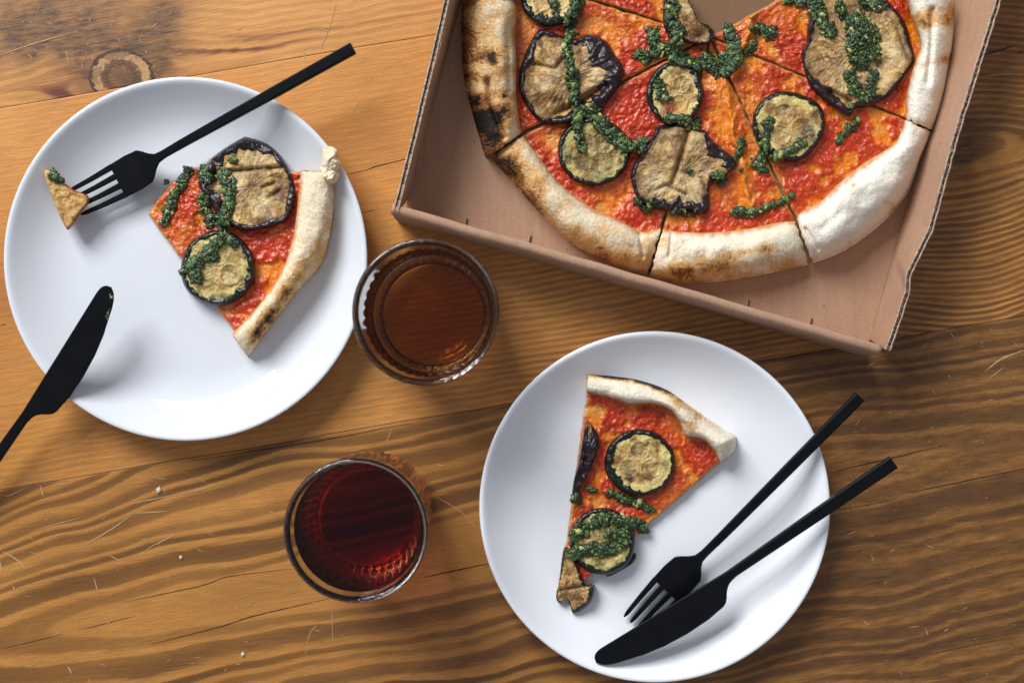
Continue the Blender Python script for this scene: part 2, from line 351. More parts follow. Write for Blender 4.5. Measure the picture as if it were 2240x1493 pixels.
for i in range(80):
    x = RNG.uniform(0, 700); y = RNG.uniform(1040, 1480); a = RNG.uniform(-0.9, 0.9); l = RNG.uniform(4, 26); scr.append(([(x, y), (x + l * math.cos(a), y - l * math.sin(a))], RNG.uniform(0.8, 2.0)))
for i in range(70):
    x = RNG.uniform(20, 420); y = RNG.uniform(20, 170); a = RNG.uniform(-1.6, 1.6); l = RNG.uniform(3, 16); scr.append(([(x, y), (x + l * math.cos(a), y - l * math.sin(a))], RNG.uniform(0.8, 1.8)))
for i in range(60):
    x = RNG.uniform(1830, 2240); y = RNG.uniform(560, 1480); a = RNG.uniform(-0.9, 0.9); l = RNG.uniform(3, 18); scr.append(([(x, y), (x + l * math.cos(a), y - l * math.sin(a))], RNG.uniform(0.7, 1.5)))
obj('scratches', ribbons('scratches', scr, None, 0.00025), M_SCR, table, kind='stuff')
crk = [([(755, 383), (800, 372), (830, 362), (930, 338)], 3), ([(2145, 122), (2180, 112), (2222, 100)], 5), ([(2226, 116), (2240, 112)], 4), ([(330, 1408), (480, 1370), (560, 1345), (720, 1308)], 3.2), ([(265, 1317), (440, 1280), (500, 1260), (640, 1243)], 2.6), ([(925, 1263), (990, 1248), (1075, 1231)], 4), ([(1810, 1034), (1870, 1020), (2060, 975)], 3.2), ([(1990, 1076), (2080, 1058), (2240, 1024)], 3.6), ([(1640, 1120), (1840, 1112), (1960, 1090)], 2), ([(1080, 896), (1140, 882)], 4), ([(740, 478), (830, 456)], 2), ([(0, 1418), (45, 1408), (140, 1385)], 2), ([(170, 1378), (300, 1345)], 1.8), ([(420, 1007), (560, 985), (700, 963), (900, 925)], 3.0), ([(0, 712), (14, 708)], 2.5), ([(1990, 1440), (2080, 1420), (2200, 1395)], 1.6)]
crk = [(p, w * 0.62) for p, w in crk]
obj('cracks', ribbons('cracks', crk, None, 0.0002), M_CRK, table, kind='stuff')
M_CRUMB = plain_mat('pale_crumb', (0.62, 0.52, 0.36), 0.8, bumps=((900, 0.0004),))
def crumb(x, y, r, lab, z=0.0):
    th = np.linspace(0, 2 * np.pi, 9, endpoint=False); V = []; k = kz(z); c = W(x, y, z)
    for zz, rr in ((0.0, 0.85), (0.35, 1.0), (0.75, 0.62)):
        for t in th: q = rr * r * k * (0.7 + 0.5 * RNG.rand()); V.append((q * math.cos(t), q * math.sin(t) * 1.3, zz * r * k))
    V.append((0, 0, 0.95 * r * k)); n = 9
    Q = [(a * n + i, a * n + (i + 1) % n, (a + 1) * n + (i + 1) % n, (a + 1) * n + i) for a in (0, 1) for i in range(n)]
    T = [(18 + i, 18 + (i + 1) % n, 27) for i in range(n)] + [(0, (i + 2), i + 1) for i in range(7)]
    o = obj('crumb', mesh_np('crumb', np.array(V), Q, T), M_CRUMB); o.location = c; o['label'] = lab; o['category'] = 'crumb'; o['group'] = 'bread crumbs'
crumb(348, 1071, 6, 'pale grey crumb on the table between the two plates')
crumb(396, 1218, 4, 'tiny white crumb on the wood left of the dark drink')
crumb(532, 1430, 4.5, 'cream crumb on the wood below the dark drink')

# ------------------------------------------------------------------ plates
PROF = [(0.0, 0.0048), (0.040, 0.0048), (0.066, 0.0049), (0.076, 0.0056), (0.085, 0.0078), (0.093, 0.0115), (0.100, 0.0162), (0.1050, 0.0202), (0.1072, 0.0217), (0.1084, 0.0217)]
def plate_z(r): return np.interp(r, [p[0] for p in PROF], [p[1] for p in PROF])
def make_plate(cx, cy, R, mat, label, prof):
    sc = R / 0.1084
    under = [(0.1090, 0.0209), (0.1086, 0.0196), (0.102, 0.0135), (0.092, 0.0068), (0.080, 0.0030), (0.070, 0.0022), (0.068, 0.0002), (0.064, 0.0002), (0.062, 0.0018), (0.0, 0.0018)]
    pr = resample(np.array(prof), 60); pr = np.vstack([pr, resample(np.array(under), 36, smooth=False)])
    n = 160; th = np.linspace(0, 2 * np.pi, n, endpoint=False); k = len(pr)
    rr = np.maximum(pr[:, 0], 1e-5) * sc
    V = np.stack([np.cos(th)[:, None] * rr, np.sin(th)[:, None] * rr, np.broadcast_to(pr[:, 1], (n, k))], -1).reshape(-1, 3)
    o = obj('plate', mesh_np('plate', V, grid_quads(n, k, True)[:, ::-1]), mat, None, label=label, category='plate', group='white plates')
    o.location = W(cx, cy, 0.0215).to_2d().to_3d(); w = V + np.array(o.location); deposit(w[::1]); return o
pl1 = make_plate(405.5, 566, 396 * kz(0.0215), M_PLATE_A, 'glossy white plate holding the slice with the big aubergine round', PROF)
pl2 = make_plate(1432.5, 1108, 382 * kz(0.0215), M_PLATE_B, 'satin white plate holding the narrow slice and crossed cutlery', PROF)
def ground_plate(p):
    c = np.array(p.location)[:2]; sc = (396 if p is pl1 else 382) * kz(0.0215) / 0.1084
    return lambda x, y: plate_z(np.hypot(x - c[0], y - c[1]) / sc) + 0.0006
G1, G2 = ground_plate(pl1), ground_plate(pl2)
# fill the raster under the plates (their lathe grid is coarse)
ii, jj = np.meshgrid(np.arange(HN), np.arange(HMm), indexing='ij'); hx = HX0 + (ii + .5) * HR; hy = HY0 + (jj + .5) * HR
for p, Rr in ((pl1, 396), (pl2, 382)):
    d = np.hypot(hx - p.location[0], hy - p.location[1]); R_ = Rr * kz(0.0215); HM = np.where(d < R_, np.maximum(HM, plate_z(d / R_ * 0.1084)), HM)

# ------------------------------------------------------------------ pizza box
M_CARD = None
def card_mat(grease=False):
    m, nt, p = nmat('greasy_kraft_cardboard' if grease else 'kraft_cardboard'); tc = N(nt, 'ShaderNodeTexCoord')
    mp = N(nt, 'ShaderNodeMapping'); mp.inputs['Rotation'].default_value = (0, 0, math.radians(15.5)); mp.inputs['Scale'].default_value = (1, 0.06, 1); L(nt, tc.outputs['Object'], mp.inputs['Vector'])
    a = noise(nt, tc.outputs['Object'], 14, 4); b = noise(nt, tc.outputs['Object'], 700, 3, 0.7); fl = noise(nt, mp.outputs[0], 240, 2)
    c = ramp(nt, a, [(0.3, (0.385, 0.222, 0.138)), (0.7, (0.445, 0.262, 0.168))])
    c = mixrgb(nt, 1.0, c, ramp(nt, b, [(0.3, (0.86,) * 3), (0.7, (1.12,) * 3)]), 'MULTIPLY')
    c = mixrgb(nt, 1.0, c, ramp(nt, fl, [(0.3, (0.95,) * 3), (0.7, (1.05,) * 3)]), 'MULTIPLY')
    v = N(nt, 'ShaderNodeTexVoronoi'); v.inputs['Scale'].default_value = 75; L(nt, tc.outputs['Object'], v.inputs['Vector'])
    c = mixrgb(nt, ramp(nt, v.outputs['Distance'], [(0.045, (0.6,) * 3), (0.07, (0,) * 3)]), c, (0.12, 0.06, 0.03))
    if grease:
        mp2 = N(nt, 'ShaderNodeMapping'); mp2.inputs['Location'].default_value = (-0.026, -0.085, 0); L(nt, tc.outputs['Object'], mp2.inputs['Vector'])
        ln = N(nt, 'ShaderNodeVectorMath', operation='LENGTH'); L(nt, mp2.outputs[0], ln.inputs[0])
        g = ramp(nt, math_n(nt, 'ADD', ln.outputs['Value'], math_n(nt, 'MULTIPLY', math_n(nt, 'SUBTRACT', fl, 0.5), 0.06)), [(0.035, (1,) * 3), (0.075, (0,) * 3)])
        c = mixrgb(nt, math_n(nt, 'MULTIPLY', g, 0.75), c, (0.14, 0.068, 0.028))
    L(nt, c, p.inputs['Base Color']); p.inputs['Roughness'].default_value = 0.75; p.inputs['Specular IOR Level'].default_value = 0.25
    L(nt, bump(nt, fl, 0.0003, 0.6, bump(nt, b, 0.0001)), p.inputs['Normal']); return m
M_CARD = card_mat()
M_TORN = plain_mat('torn_cardboard_edge', (0.46, 0.34, 0.25), 0.9, 0.1, var=0.35, vscale=500, bumps=((900, 0.0006),))
M_SLIT = plain_mat('cut_cardboard', (0.10, 0.055, 0.035), 0.9)
M_SLIT2 = plain_mat('raised_cut_lip', (0.46, 0.30, 0.20), 0.9)
box = thing('pizza_box', 'open kraft cardboard box with torn side walls holding most of a pizza', 'box', W(1500, 300, 0.0))
def slab(name, P, mat, root, nrm=(0, 0, 1), th=0.002):       # P: grid (nu,nv,3) of the front face; thickened along -nrm
    nu, nv = P.shape[:2]; a = P.reshape(-1, 3); b = a - np.array(nrm) * th
    n0 = len(a); q = [grid_quads(nu, nv), grid_quads(nu, nv)[:, ::-1] + n0]
    rim = np.concatenate([np.arange(nu) * nv, (nu - 1) * nv + np.arange(1, nv), (np.arange(nu - 1)[::-1]) * nv + nv - 1, np.arange(1, nv - 1)[::-1]])
    j2 = np.roll(rim, -1); q.append(np.stack([rim, n0 + rim, n0 + j2, j2], -1))
    return child(name, mesh_np(name, np.vstack([a, b]), np.concatenate(q), smooth=False), mat, root)
def patch(c00, c10, c01, c11, nu, nv):
    u = np.linspace(0, 1, nu)[:, None, None]; v = np.linspace(0, 1, nv)[None, :, None]
    c00, c10, c01, c11 = map(np.array, (c00, c10, c01, c11))
    return c00 * (1 - u) * (1 - v) + c10 * u * (1 - v) + c01 * (1 - u) * v + c11 * u * v
BZ = 0.0030; WH = 0.045
bl = W(893, 436, BZ); br = W(1903, 742, BZ); dl = (W(1010, 0, BZ) - bl).normalized(); dr = (W(2106, 0, BZ) - br).normalized()
TL = bl + dl * 0.31; TR = br + dr * 0.40; TL = bl + dl * 0.335
df = (br - bl).normalized(); nf = Vector((df.y, -df.x, 0))          # towards the front (down the picture)
bp = patch(bl + nf * 0.004 - dl * 0.004, br + nf * 0.004 - dr * 0.004, TL, TR, 40, 40)
bp[..., 2] = BZ + 0.0004 * fbm(bp[..., 0], bp[..., 1], 0.09, 2, 3)
slab('bottom_panel', bp, card_mat(True), box, th=0.0026)
deposit(np.concatenate([patch(bl, br, TL, TR, 600, 600).reshape(-1, 3)]))
def side_wall(b0, b1, t0, t1, side, tear):
    nu = 260; s = np.linspace(0, 1, nu); base = np.array(b0)[None] * (1 - s[:, None]) + np.array(b1)[None] * s[:, None]
    top = np.stack([np.interp(s, [t[0] for t in tear], [t[1][i] for t in tear]) for i in range(3)], -1)
    rough = fbm(s * 40, s * 0, 1.0, 3, 4 + side)
    top = top + (top - base) * (0.012 * rough + 0.010 * (RNG.rand(nu) - .5))[:, None]
    d = (np.array(b1) - np.array(b0)); d /= np.linalg.norm(d); out = np.array([d[1], -d[0], 0.0]) * (1 if side else -1)
    T = 0.0028
    w = np.linspace(0, 1, 7)[None, :, None]; inner = base[:, None] * (1 - w) + top[:, None] * w
    inner = inner + out * (0.0008 * fbm(s * 5, s * 0 + side, 1, 2, 6))[:, None, None] * w
    slab('side_wall', inner, M_CARD, box, -out, 0.0006)
    top2 = top + (top - base) * (0.014 * fbm(s * 55, s * 0, 1.0, 3, 14 + side))[:, None]
    outer = (base[:, None] * (1 - w) + top2[:, None] * w) + out * T
    slab('outer_liner', outer, M_CARD, box, -out, 0.0006)
    # corrugation between the two liners
    n = 1500; s2 = np.linspace(0, 1, n); Lw = np.linalg.norm(np.array(b1) - np.array(b0))
    bb = np.stack([np.interp(s2, s, base[:, i]) for i in range(3)], -1); tt = np.stack([np.interp(s2, s, top[:, i]) for i in range(3)], -1)
    ph = np.sin(s2 * Lw / 0.0042 * 2 * np.pi) * 0.5 + 0.5
    tt = tt - (tt - bb) * (0.002 + 0.010 * RNG.rand(n))[:, None]
    mid = lambda q: q + out * (0.0009 + (T - 0.0016) * ph)[:, None]
    V = np.stack([mid(bb), mid(tt)], 1); child('fluting', mesh_np('fluting', V.reshape(-1, 3), grid_quads(n, 2)), M_TORN, box)
    core = np.stack([top - (top - base) * 0.03 + out * 0.0002, (top + top2) / 2 - (top - base) * (0.018 + 0.012 * rough[:, None]) + out * T * 0.5, top2 - (top - base) * 0.03 + out * (T - 0.0007)], 1)
    child('torn_core', mesh_np('torn_core', core.reshape(-1, 3), grid_quads(nu, 3)), M_TORN, box)
    # rough paper lip along the torn liner
    lip = top + (top - base) * 0.004; cs = 5; ang = np.linspace(0, 2 * np.pi, cs, endpoint=False); r = 0.00045 * (0.7 + 0.8 * RNG.rand(nu))
    Vl = lip[:, None] + out * (0.0003 + np.cos(ang)[None, :, None] * r[:, None, None]) + np.array([0, 0, 1.0]) * np.sin(ang)[None, :, None] * r[:, None, None]
    lip2 = top2 + out * T; Vl2 = lip2[:, None] + out * (np.cos(ang)[None, :, None] * r[:, None, None]) + np.array([0, 0, 1.0]) * np.sin(ang)[None, :, None] * r[:, None, None]
    def tubeq(off): return np.array([(off + i * cs + j, off + (i + 1) * cs + j, off + (i + 1) * cs + (j + 1) % cs, off + i * cs + (j + 1) % cs) for i in range(nu - 1) for j in range(cs)])
    Vx = np.vstack([Vl.reshape(-1, 3), Vl2.reshape(-1, 3)]); child('torn_edge', mesh_np('torn_edge', Vx, np.vstack([tubeq(0), tubeq(nu * cs)])), M_TORN, box)
    deposit(inner.reshape(-1, 3))
def topline(pts, z, L0, L1):
    out = []
    for t, (x, y), zz in pts: out.append((t, W(x, y, zz)))
    return out
# left wall, front corner to back
lt = [(0.0, W(872, 462, WH)), (0.30, W(915, 290, WH)), (0.62, W(955, 125, WH)), (0.86, W(984, 0, WH)), (1.0, W(1001, -75, WH))]
bL1 = bl + dl * ((W(1010, -60, BZ) - bl).length)
def extend(tear, b0, b1, d, full):
    k = (b1 - b0).length / full; top_end = b0 + d * full + (tear[-1][1] - b1)
    return [(t * k, p) for t, p in tear] + [(1.0, top_end)], b0 + d * full
lt, bL1 = extend(lt, bl, bL1, dl, 0.33)
side_wall(bl, bL1, None, None, 0, lt)
rt = [(0.0, W(1936, 764, WH - 0.001)), (0.16, W(1962, 690, WH - 0.001)), (0.22, W(1979, 636, WH)), (0.245, W(1981, 600, WH)), (0.36, W(2030, 500, WH)), (0.62, W(2090, 280, WH)), (0.82, W(2144, 109, WH)), (0.94, W(2178, 0, WH)), (1.0, W(2196, -60, WH))]
bR1 = br + dr * ((W(2122, -60, BZ) - br).length)
rt, bR1 = extend(rt, br, bR1, dr, 0.395)
side_wall(br, bR1, None, None, 1, rt)
# front wall: rolled double board
def front_wall():
    a0 = np.array(W(886, 452, WH)); a1 = np.array(W(1906, 747, WH)); o0 = np.array(W(868, 468, WH)); o1 = np.array(W(1936, 765, WH))
    ins = np.array(W(872, 462, WH))
    nu = 120; s = np.linspace(0, 1, nu)[:, None]
    i_top = a0 * (1 - s) + a1 * s; o_top = np.array(W(870, 462, WH)) * (1 - s) + o1 * s
    nfv = np.array(nf)
    th = 0.0058; o_top = i_top + nfv * th; ext = np.zeros((nu, 3))
    ext[:] = np.array(df) * 0.0072 * (s * 2 - 1)
    i_top = i_top + ext; o_top = o_top + ext
    wav = (0.0004 * fbm(s[:, 0] * 9, s[:, 0] * 0, 1, 3, 2))[:, None]
    prof = [(0, BZ - 0.002, 0.0), (0, WH - 0.0018, 0.0), (0.10, WH - 0.0006, 0.0), (0.28, WH, 0), (0.55, WH + 0.0001, 0), (0.80, WH - 0.0005, 0), (0.95, WH - 0.002, 0), (1.0, WH - 0.004, 0), (1.05, WH * 0.5, 0.0005), (1.1, 0.0006, 0.0008)]
    rows = []
    for f, z, e in prof:
        p = i_top * (1 - f) + o_top * f + wav * nfv; p = p.copy(); p[:, 2] = z + (0.0006 * fbm(s[:, 0] * 6, s[:, 0] * 0 + 3, 1, 2, 8) if z > 0.02 else 0); rows.append(p)
    P = np.stack(rows, 1); V = P.reshape(-1, 3); k = len(prof); q = grid_quads(nu, k)
    caps = [tuple(range(k))[::-1], tuple((nu - 1) * k + i for i in range(k))]
    T = [(c[0], c[i], c[i + 1]) for c in caps for i in range(1, k - 1)]
    child('front_wall', mesh_np('front_wall', V, q[:, ::-1], T, smooth=True), M_CARD, box); deposit(V)
front_wall()
for (x0, y0, x1, y1) in ((1018, 498, 1022, 478), (1157, 536, 1161, 515), (1634, 676, 1638, 656), (1770, 716, 1775, 695)):
    p0, p1 = W(x0, y0, BZ), W(x1, y1, BZ); d = (p1 - p0).normalized(); nn = Vector((-d.y, d.x, 0))
    pp = patch(p0 - nn * .0004, p0 + nn * .0004, p1 - nn * .0004, p1 + nn * .0004, 2, 4); pp[..., 2] = BZ + 0.0011; slab('slit', pp, M_SLIT, box, th=0.0006)
    pp = patch(p0 + nn * .0005, p0 + nn * .0012, p1 + nn * .0005, p1 + nn * .0012, 2, 4); pp[..., 2] = BZ + 0.0013; slab('slit_lip', pp, M_SLIT2, box, th=0.0006)

# ------------------------------------------------------------------ pizza: sauce beds and crusts
CREAM = np.array((0.82, 0.69, 0.48)); FLOUR = np.array((0.90, 0.83, 0.69)); GOLD = np.array((0.68, 0.385, 0.14)); BROWN = np.array((0.27, 0.105, 0.032)); CHAR = np.array((0.018, 0.012, 0.010))
def bake(t, pale=0.0):
    c = mixc(CREAM * (1 - pale) + FLOUR * pale, GOLD, sstep(0.15, 0.55, t)); c = mixc(c, BROWN, sstep(0.55, 0.85, t)); return mixc(c, CHAR, sstep(0.85, 1.15, t))
def crust(root, inner, outer, H, zb, level, spots, seed, edge_brown=0.25, creases=(), zin=0.005):
    """puffed rim swept between two traced lines; H: list of (s, height); zb(x,y) the ground below"""
    Ls = max(np.sum(np.hypot(*np.diff(np.array(outer), axis=0).T)), 60); n = int(max(60, Ls / 2.2)); k = 46
    a = resample(inner, n); b = resample(outer, n)
    s = np.linspace(0, 1, n); h = np.interp(s, [q[0] for q in H], [q[1] for q in H])
    v = np.linspace(0, 1, k); ve = 0.5 - 0.5 * np.cos(np.pi * v)
    P = a[:, None] * (1 - ve)[None, :, None] + b[:, None] * ve[None, :, None]
    tg = np.gradient(0.5 * (a + b), axis=0); tg /= np.maximum(np.hypot(tg[:, 0], tg[:, 1]), 1e-6)[:, None]; ds = np.minimum(s, 1 - s) * Ls
    jit = np.exp(-ds / 7.0)[:, None] * 3.2 * fbm(ve[None] * 7 + 20 * (s > 0.5)[:, None], np.full((n, k), float(seed)), 1, 3, seed + 61)
    P = P + jit[..., None] * tg[:, None]
    X, Y = P[..., 0], P[..., 1]
    edge = 4 * ve * (1 - ve)
    dm = np.clip(1 - np.abs(2 * ve - 0.96) ** 2.6, 0, 1) ** 0.52
    endt = 1 - 0.22 * np.exp(-np.minimum(s, 1 - s) / 0.02)
    w0 = WX(P, 0.008); zg = zb(w0[..., 0], w0[..., 1])
    nz = 0.10 * fbm(X, Y, 90, 2, seed) + 0.018 * fbm(X, Y, 26, 2, seed + 3)
    z = zg + zin * (1 - ve)[None] + h[:, None] * dm[None] * endt[:, None] * (1 + nz) + 0.00016 * fbm(X, Y, 7, 2, seed + 7) * np.minimum(edge * 3, 1)
    br = level + edge_brown * (ve ** 3)[None] + 0.34 * fbm(X, Y, 46, 4, seed + 11) + 0.24 * fbm(X, Y, 5, 3, seed + 13) * (0.4 + np.clip(level + 0.3, 0, 1))
    for (cx, cy, rx, ry, ang, amt) in spots:
        g = g2(X, Y, cx, cy, rx, ry, ang); br = br + amt * g * (1 + 0.45 * fbm(X, Y, 15, 3, seed + 19))
        if amt > 0.7: z = z - 0.0004 * g
    for pts, dep, wd in creases:
        d = dist_poly(X, Y, pts); z = z - dep * np.exp(-(d / wd) ** 2)
    br = br - 0.25 * (1 - sstep(0.0, 0.22, ve))[None]
    c = bake(np.clip(br, 0, 1.3), {159: 1.0, 171: 0.9, 147: 0.45, 344: 0.5}.get(seed, 0.0)); fl = sstep(0.1, 0.8, fbm(X, Y, 5, 3, seed + 31)) * 0.5
    c = mixc(c, np.array((0.90, 0.84, 0.72)), fl * 0.28 * (br < 0.4))
    oi = sstep(0.12, 0.0, ve + 0.05 * fbm(X, Y, 18, 2, seed + 41)); c = mixc(c, np.array((0.62, 0.24, 0.05)), oi * 0.85)
    cutm = np.exp(-np.minimum(s, 1 - s) * Ls / 7)[:, None] * (0.5 + 0.5 * fbm(X, Y, 12, 2, seed + 5)); c = mixc(c, np.array((0.72, 0.50, 0.24)), np.clip(cutm, 0, 0.8))
    rgba = np.concatenate([c, np.full(c.shape[:2] + (1,), 0.62)], -1)
    top = WX(P, z)
    # under side
    und = WX(b + (a - b) * 0.06, zb(*WX(b, 0.0).T[:2]) + 0.0002); und2 = WX(a, zb(*WX(a, 0.0).T[:2]) + 0.0002)
    G = np.concatenate([und2[:, None], top, und[:, None]], 1); C = np.concatenate([rgba[:, :1], rgba, rgba[:, -1:]], 1)
    kk = k + 2; V = G.reshape(-1, 3); q = [grid_quads(n, kk)]; 
    i = np.arange(n - 1); q.append(np.stack([i * kk + kk - 1, (i + 1) * kk + kk - 1, (i + 1) * kk, i * kk], -1))
    C = C.reshape(-1, 4); T = []
    for e in (0, n - 1):                         # torn bready end caps
        c0 = len(V); ring = e * kk + np.arange(kk); cen = V[ring].mean(0)
        V = np.vstack([V, cen + np.array(((V[ring + (kk if e == 0 else -kk)].mean(0) - cen) * 0.2))]); C = np.vstack([C, [0.66, 0.47, 0.25, 0.8]])
        r2 = np.roll(ring, -1); T.append(np.stack([ring, r2, np.full(kk, c0)], -1) if e else np.stack([r2, ring, np.full(kk, c0)], -1))
    q = np.concatenate(q)[:, ::-1]
    o = child('crust', mesh_np('crust', V, q, np.concatenate(T)[:, ::-1], C), M_CRUST, root); deposit(top.reshape(-1, 3)); return o
RED = np.array((0.50, 0.030, 0.004)); DRED = np.array((0.27, 0.014, 0.004)); ORNG = np.array((0.74, 0.20, 0.010)); DOUGH = np.array((0.66, 0.36, 0.10))
def bed(root, start, end, zb, thick, seed, orange=(), ridges=(), nu=None, bias=0.0, stains=()):
    end = np.array(end, float)
    Lm = max(np.sum(np.hypot(*np.diff(end, axis=0).T)), 50); nu = int(Lm / 2.3); a = resample(start, nu, smooth=False); b = resample(end, nu)
    nv = int(np.hypot(*(b[nu // 2] - a[nu // 2])) / 2.3); v = np.linspace(0, 1, nv)
    P = a[:, None] * (1 - v)[None, :, None] + b[:, None] * v[None, :, None]
    X, Y = P[..., 0], P[..., 1]
    u = np.linspace(0, 1, nu)[:, None]
    ed = np.minimum(np.minimum(u, 1 - u) * np.hypot(*(P[-1] - P[0]).T)[None], v[None] * 400)
    # irregular cut edge
    nrm = (P[-1] - P[0]); nrm /= np.maximum(np.hypot(nrm[:, 0], nrm[:, 1]), 1)[:, None]
    sg = (np.exp(-u * 12) - np.exp(-(1 - u) * 12)); P = P + (sg * 2.2 * fbm(X, Y, 26, 3, seed + 50))[..., None] * nrm[None]
    X, Y = P[..., 0], P[..., 1]
    w0 = WX(P, 0.008); zg = zb(w0[..., 0], w0[..., 1])
    lum = fbm(X, Y, 55, 3, seed); wl = worley(X + 6 * fbm(X, Y, 20, 2, 4), Y, 15, seed); wl2 = worley(X, Y, 7.5, seed + 2)
    pulp = sstep(-0.15, 0.35, fbm(X, Y, 70, 3, seed + 4) + 0.25 * fbm(X, Y, 18, 3, seed + 6) + bias + 0.30)
    og = np.zeros_like(X)
    for (cx, cy, rx, ry, ang, amt) in orange: og = og + amt * g2(X, Y, cx, cy, rx, ry, ang)
    pulp = np.clip(pulp - og * (0.9 + 0.4 * fbm(X, Y, 24, 3, seed + 8)), 0, 1)
    z = zg + thick + 0.0008 * lum + pulp * (0.0012 + 0.0006 * (0.75 - wl) + 0.0002 * (0.7 - wl2) + 0.0005 * fbm(X, Y, 10, 3, seed + 9) + 0.0009 * fbm(X, Y, 34, 3, seed + 10)) + 0.00022 * fbm(X, Y, 8, 3, seed + 3)
    rg = np.zeros_like(X)
    for pts, hgt, wd in ridges:
        d = dist_poly(X + 4 * fbm(X, Y, 30, 2, 9), Y, pts); r = np.exp(-(d / wd) ** 2); z = z + hgt * r; rg = np.maximum(rg, r)
    edr = np.clip(ed / 6.0, 0, 1); z = zg + (z - zg) * (0.35 + 0.65 * np.sqrt(np.clip(1 - (1 - edr) ** 2, 0, 1)))
    c = mixc(ORNG, RED, pulp); c = mixc(c, DRED, pulp * sstep(0.1, 0.6, fbm(X, Y, 26, 3, seed + 12)) * 0.55)
    c = mixc(c, np.array((0.58, 0.085, 0.010)), pulp * sstep(0.45, 0.15, wl) * 0.5)
    c = mixc(c, DOUGH, (1 - pulp) * sstep(0.1, 0.7, fbm(X, Y, 34, 3, seed + 14)) * 0.55)
    c = mixc(c, np.array((0.74, 0.22, 0.02)), rg * 0.75)
    c = mixc(c, np.array((0.74, 0.30, 0.05)), sstep(0.955, 0.995, v)[None] * 0.75)
    c = mixc(c, np.array((0.66, 0.40, 0.13)), np.exp(-ed / 3.0) * 0.75)
    hb = sstep(0.62, 0.75, fbm(X, Y, 9, 2, seed + 21)) * sstep(0.0, 0.4, fbm(X, Y, 60, 2, seed + 22)); c = mixc(c, np.array((0.06, 0.05, 0.012)), hb * 0.8)
    rough = np.clip(0.21 - 0.06 * pulp + 0.08 * fbm(X, Y, 20, 2, seed + 33), 0.15, 0.6)
    rgba = np.concatenate([c, rough[..., None]], -1); top = WX(P, z)
    rim = np.concatenate([np.arange(nu) * nv, (nu - 1) * nv + np.arange(1, nv), (np.arange(nu - 1)[::-1]) * nv + nv - 1, np.arange(1, nv - 1)[::-1]])
    V = top.reshape(-1, 3); C = rgba.reshape(-1, 4); low = V[rim].copy(); low[:, 2] = zb(low[:, 0], low[:, 1]) + 0.0002; n0 = len(V); k = len(rim); j = np.arange(k); j2 = (j + 1) % k
    midz = V[rim].copy(); midz[:, 2] = 0.35 * midz[:, 2] + 0.65 * low[:, 2]
    crumbc = np.tile([0.66, 0.42, 0.16, 0.8], (k, 1))
    V2 = np.vstack([V, midz, low]); C2 = np.vstack([C, crumbc, crumbc])
    q = np.concatenate([grid_quads(nu, nv)[:, ::-1], np.stack([rim[j2], n0 + j2, n0 + j, rim[j]], -1)[:, ::-1], np.stack([n0 + j2, n0 + k + j2, n0 + k + j, n0 + j], -1)[:, ::-1]])
    deposit(V); return child('tomato_bed', mesh_np('tomato_bed', V2, q, None, C2), M_SAUCE, root)

gb = lambda x, y: np.full(np.shape(x), BZ + 0.0008)
PC = (1552, 84)
def arc(a0, a1, r, n=8): return [(PC[0] + r * math.cos(math.radians(t)), PC[1] + r * math.sin(math.radians(t))) for t in np.linspace(a0, a1, n)]
def shrink(pts, f): return [(PC[0] + (x - PC[0]) * f, PC[1] + (y - PC[1]) * f) for x, y in pts]
slices = {}
def box_slice(key, label, tip, inner, outer, H, level, spots, seed, edge_brown=0.25, orange=(), ridges=(), creases=(), bias=0.0):
    root = thing('pizza_slice', label, 'pizza slice', W(*np.mean(np.array(inner), 0), BZ), 'pizza slices'); slices[key] = root
    bed(root, tip, shrink(inner, 1.03), gb, 0.0050, seed, orange, ridges, bias=bias)
    crust(root, inner, outer, H, gb, level, spots, seed + 100, edge_brown, creases)
inA = arc(197.4, 188, 438, 4) + [(1121, 0), (1131, 30), (1125, 70), (1129, 121), (1130, 213), (1140, 291)]
ouA = arc(197.3, 189, 541, 4) + [(1010, 0), (1009, 91), (1015, 170), (1030, 237), (1048, 298), (1062, 343), (1073, 341)]
box_slice('A', 'pizza slice with scorched blistered crust against the left box wall', [(1546, 80), (1547.5, 84)], inA, ouA, [(0, .022), (.6, .024), (.9, .022), (1, .018)], 0.46,
          [(1062, 262, 15, 36, 68, 1.05), (1062, 262, 26, 70, 68, 0.45), (1078, 128, 10, 16, -20, 0.85), (1103, 208, 7, 9, 0, 0.75), (1046, 215, 14, 50, 75, 0.55), (1075, 300, 22, 26, 0, 0.75), (1025, 130, 12, 70, 80, 0.3), (1090, 10, 34, 50, 0, -0.12), (1110, 190, 12, 80, 85, -0.28)], 21, 0.35,
          orange=[(1330, 60, 60, 22, 20, 0.9), (1145, 60, 22, 60, 0, 0.8), (1400, 45, 50, 14, 25, 0.7), (1300, 70, 50, 30, 0, 0.6)], creases=[([(1066, 176), (1075, 230), (1103, 300)], 0.006, 6), ([(1112, 60), (1115, 200)], 0.002, 6)], bias=0.12)
inB = [(1144, 296), (1179, 343), (1224, 401), (1287, 450), (1353, 482), (1401, 506), (1424, 505), (1446, 499)]
ouB = [(1074, 345), (1117, 394), (1181, 466), (1246, 530), (1315, 567), (1370, 588), (1417, 600)]
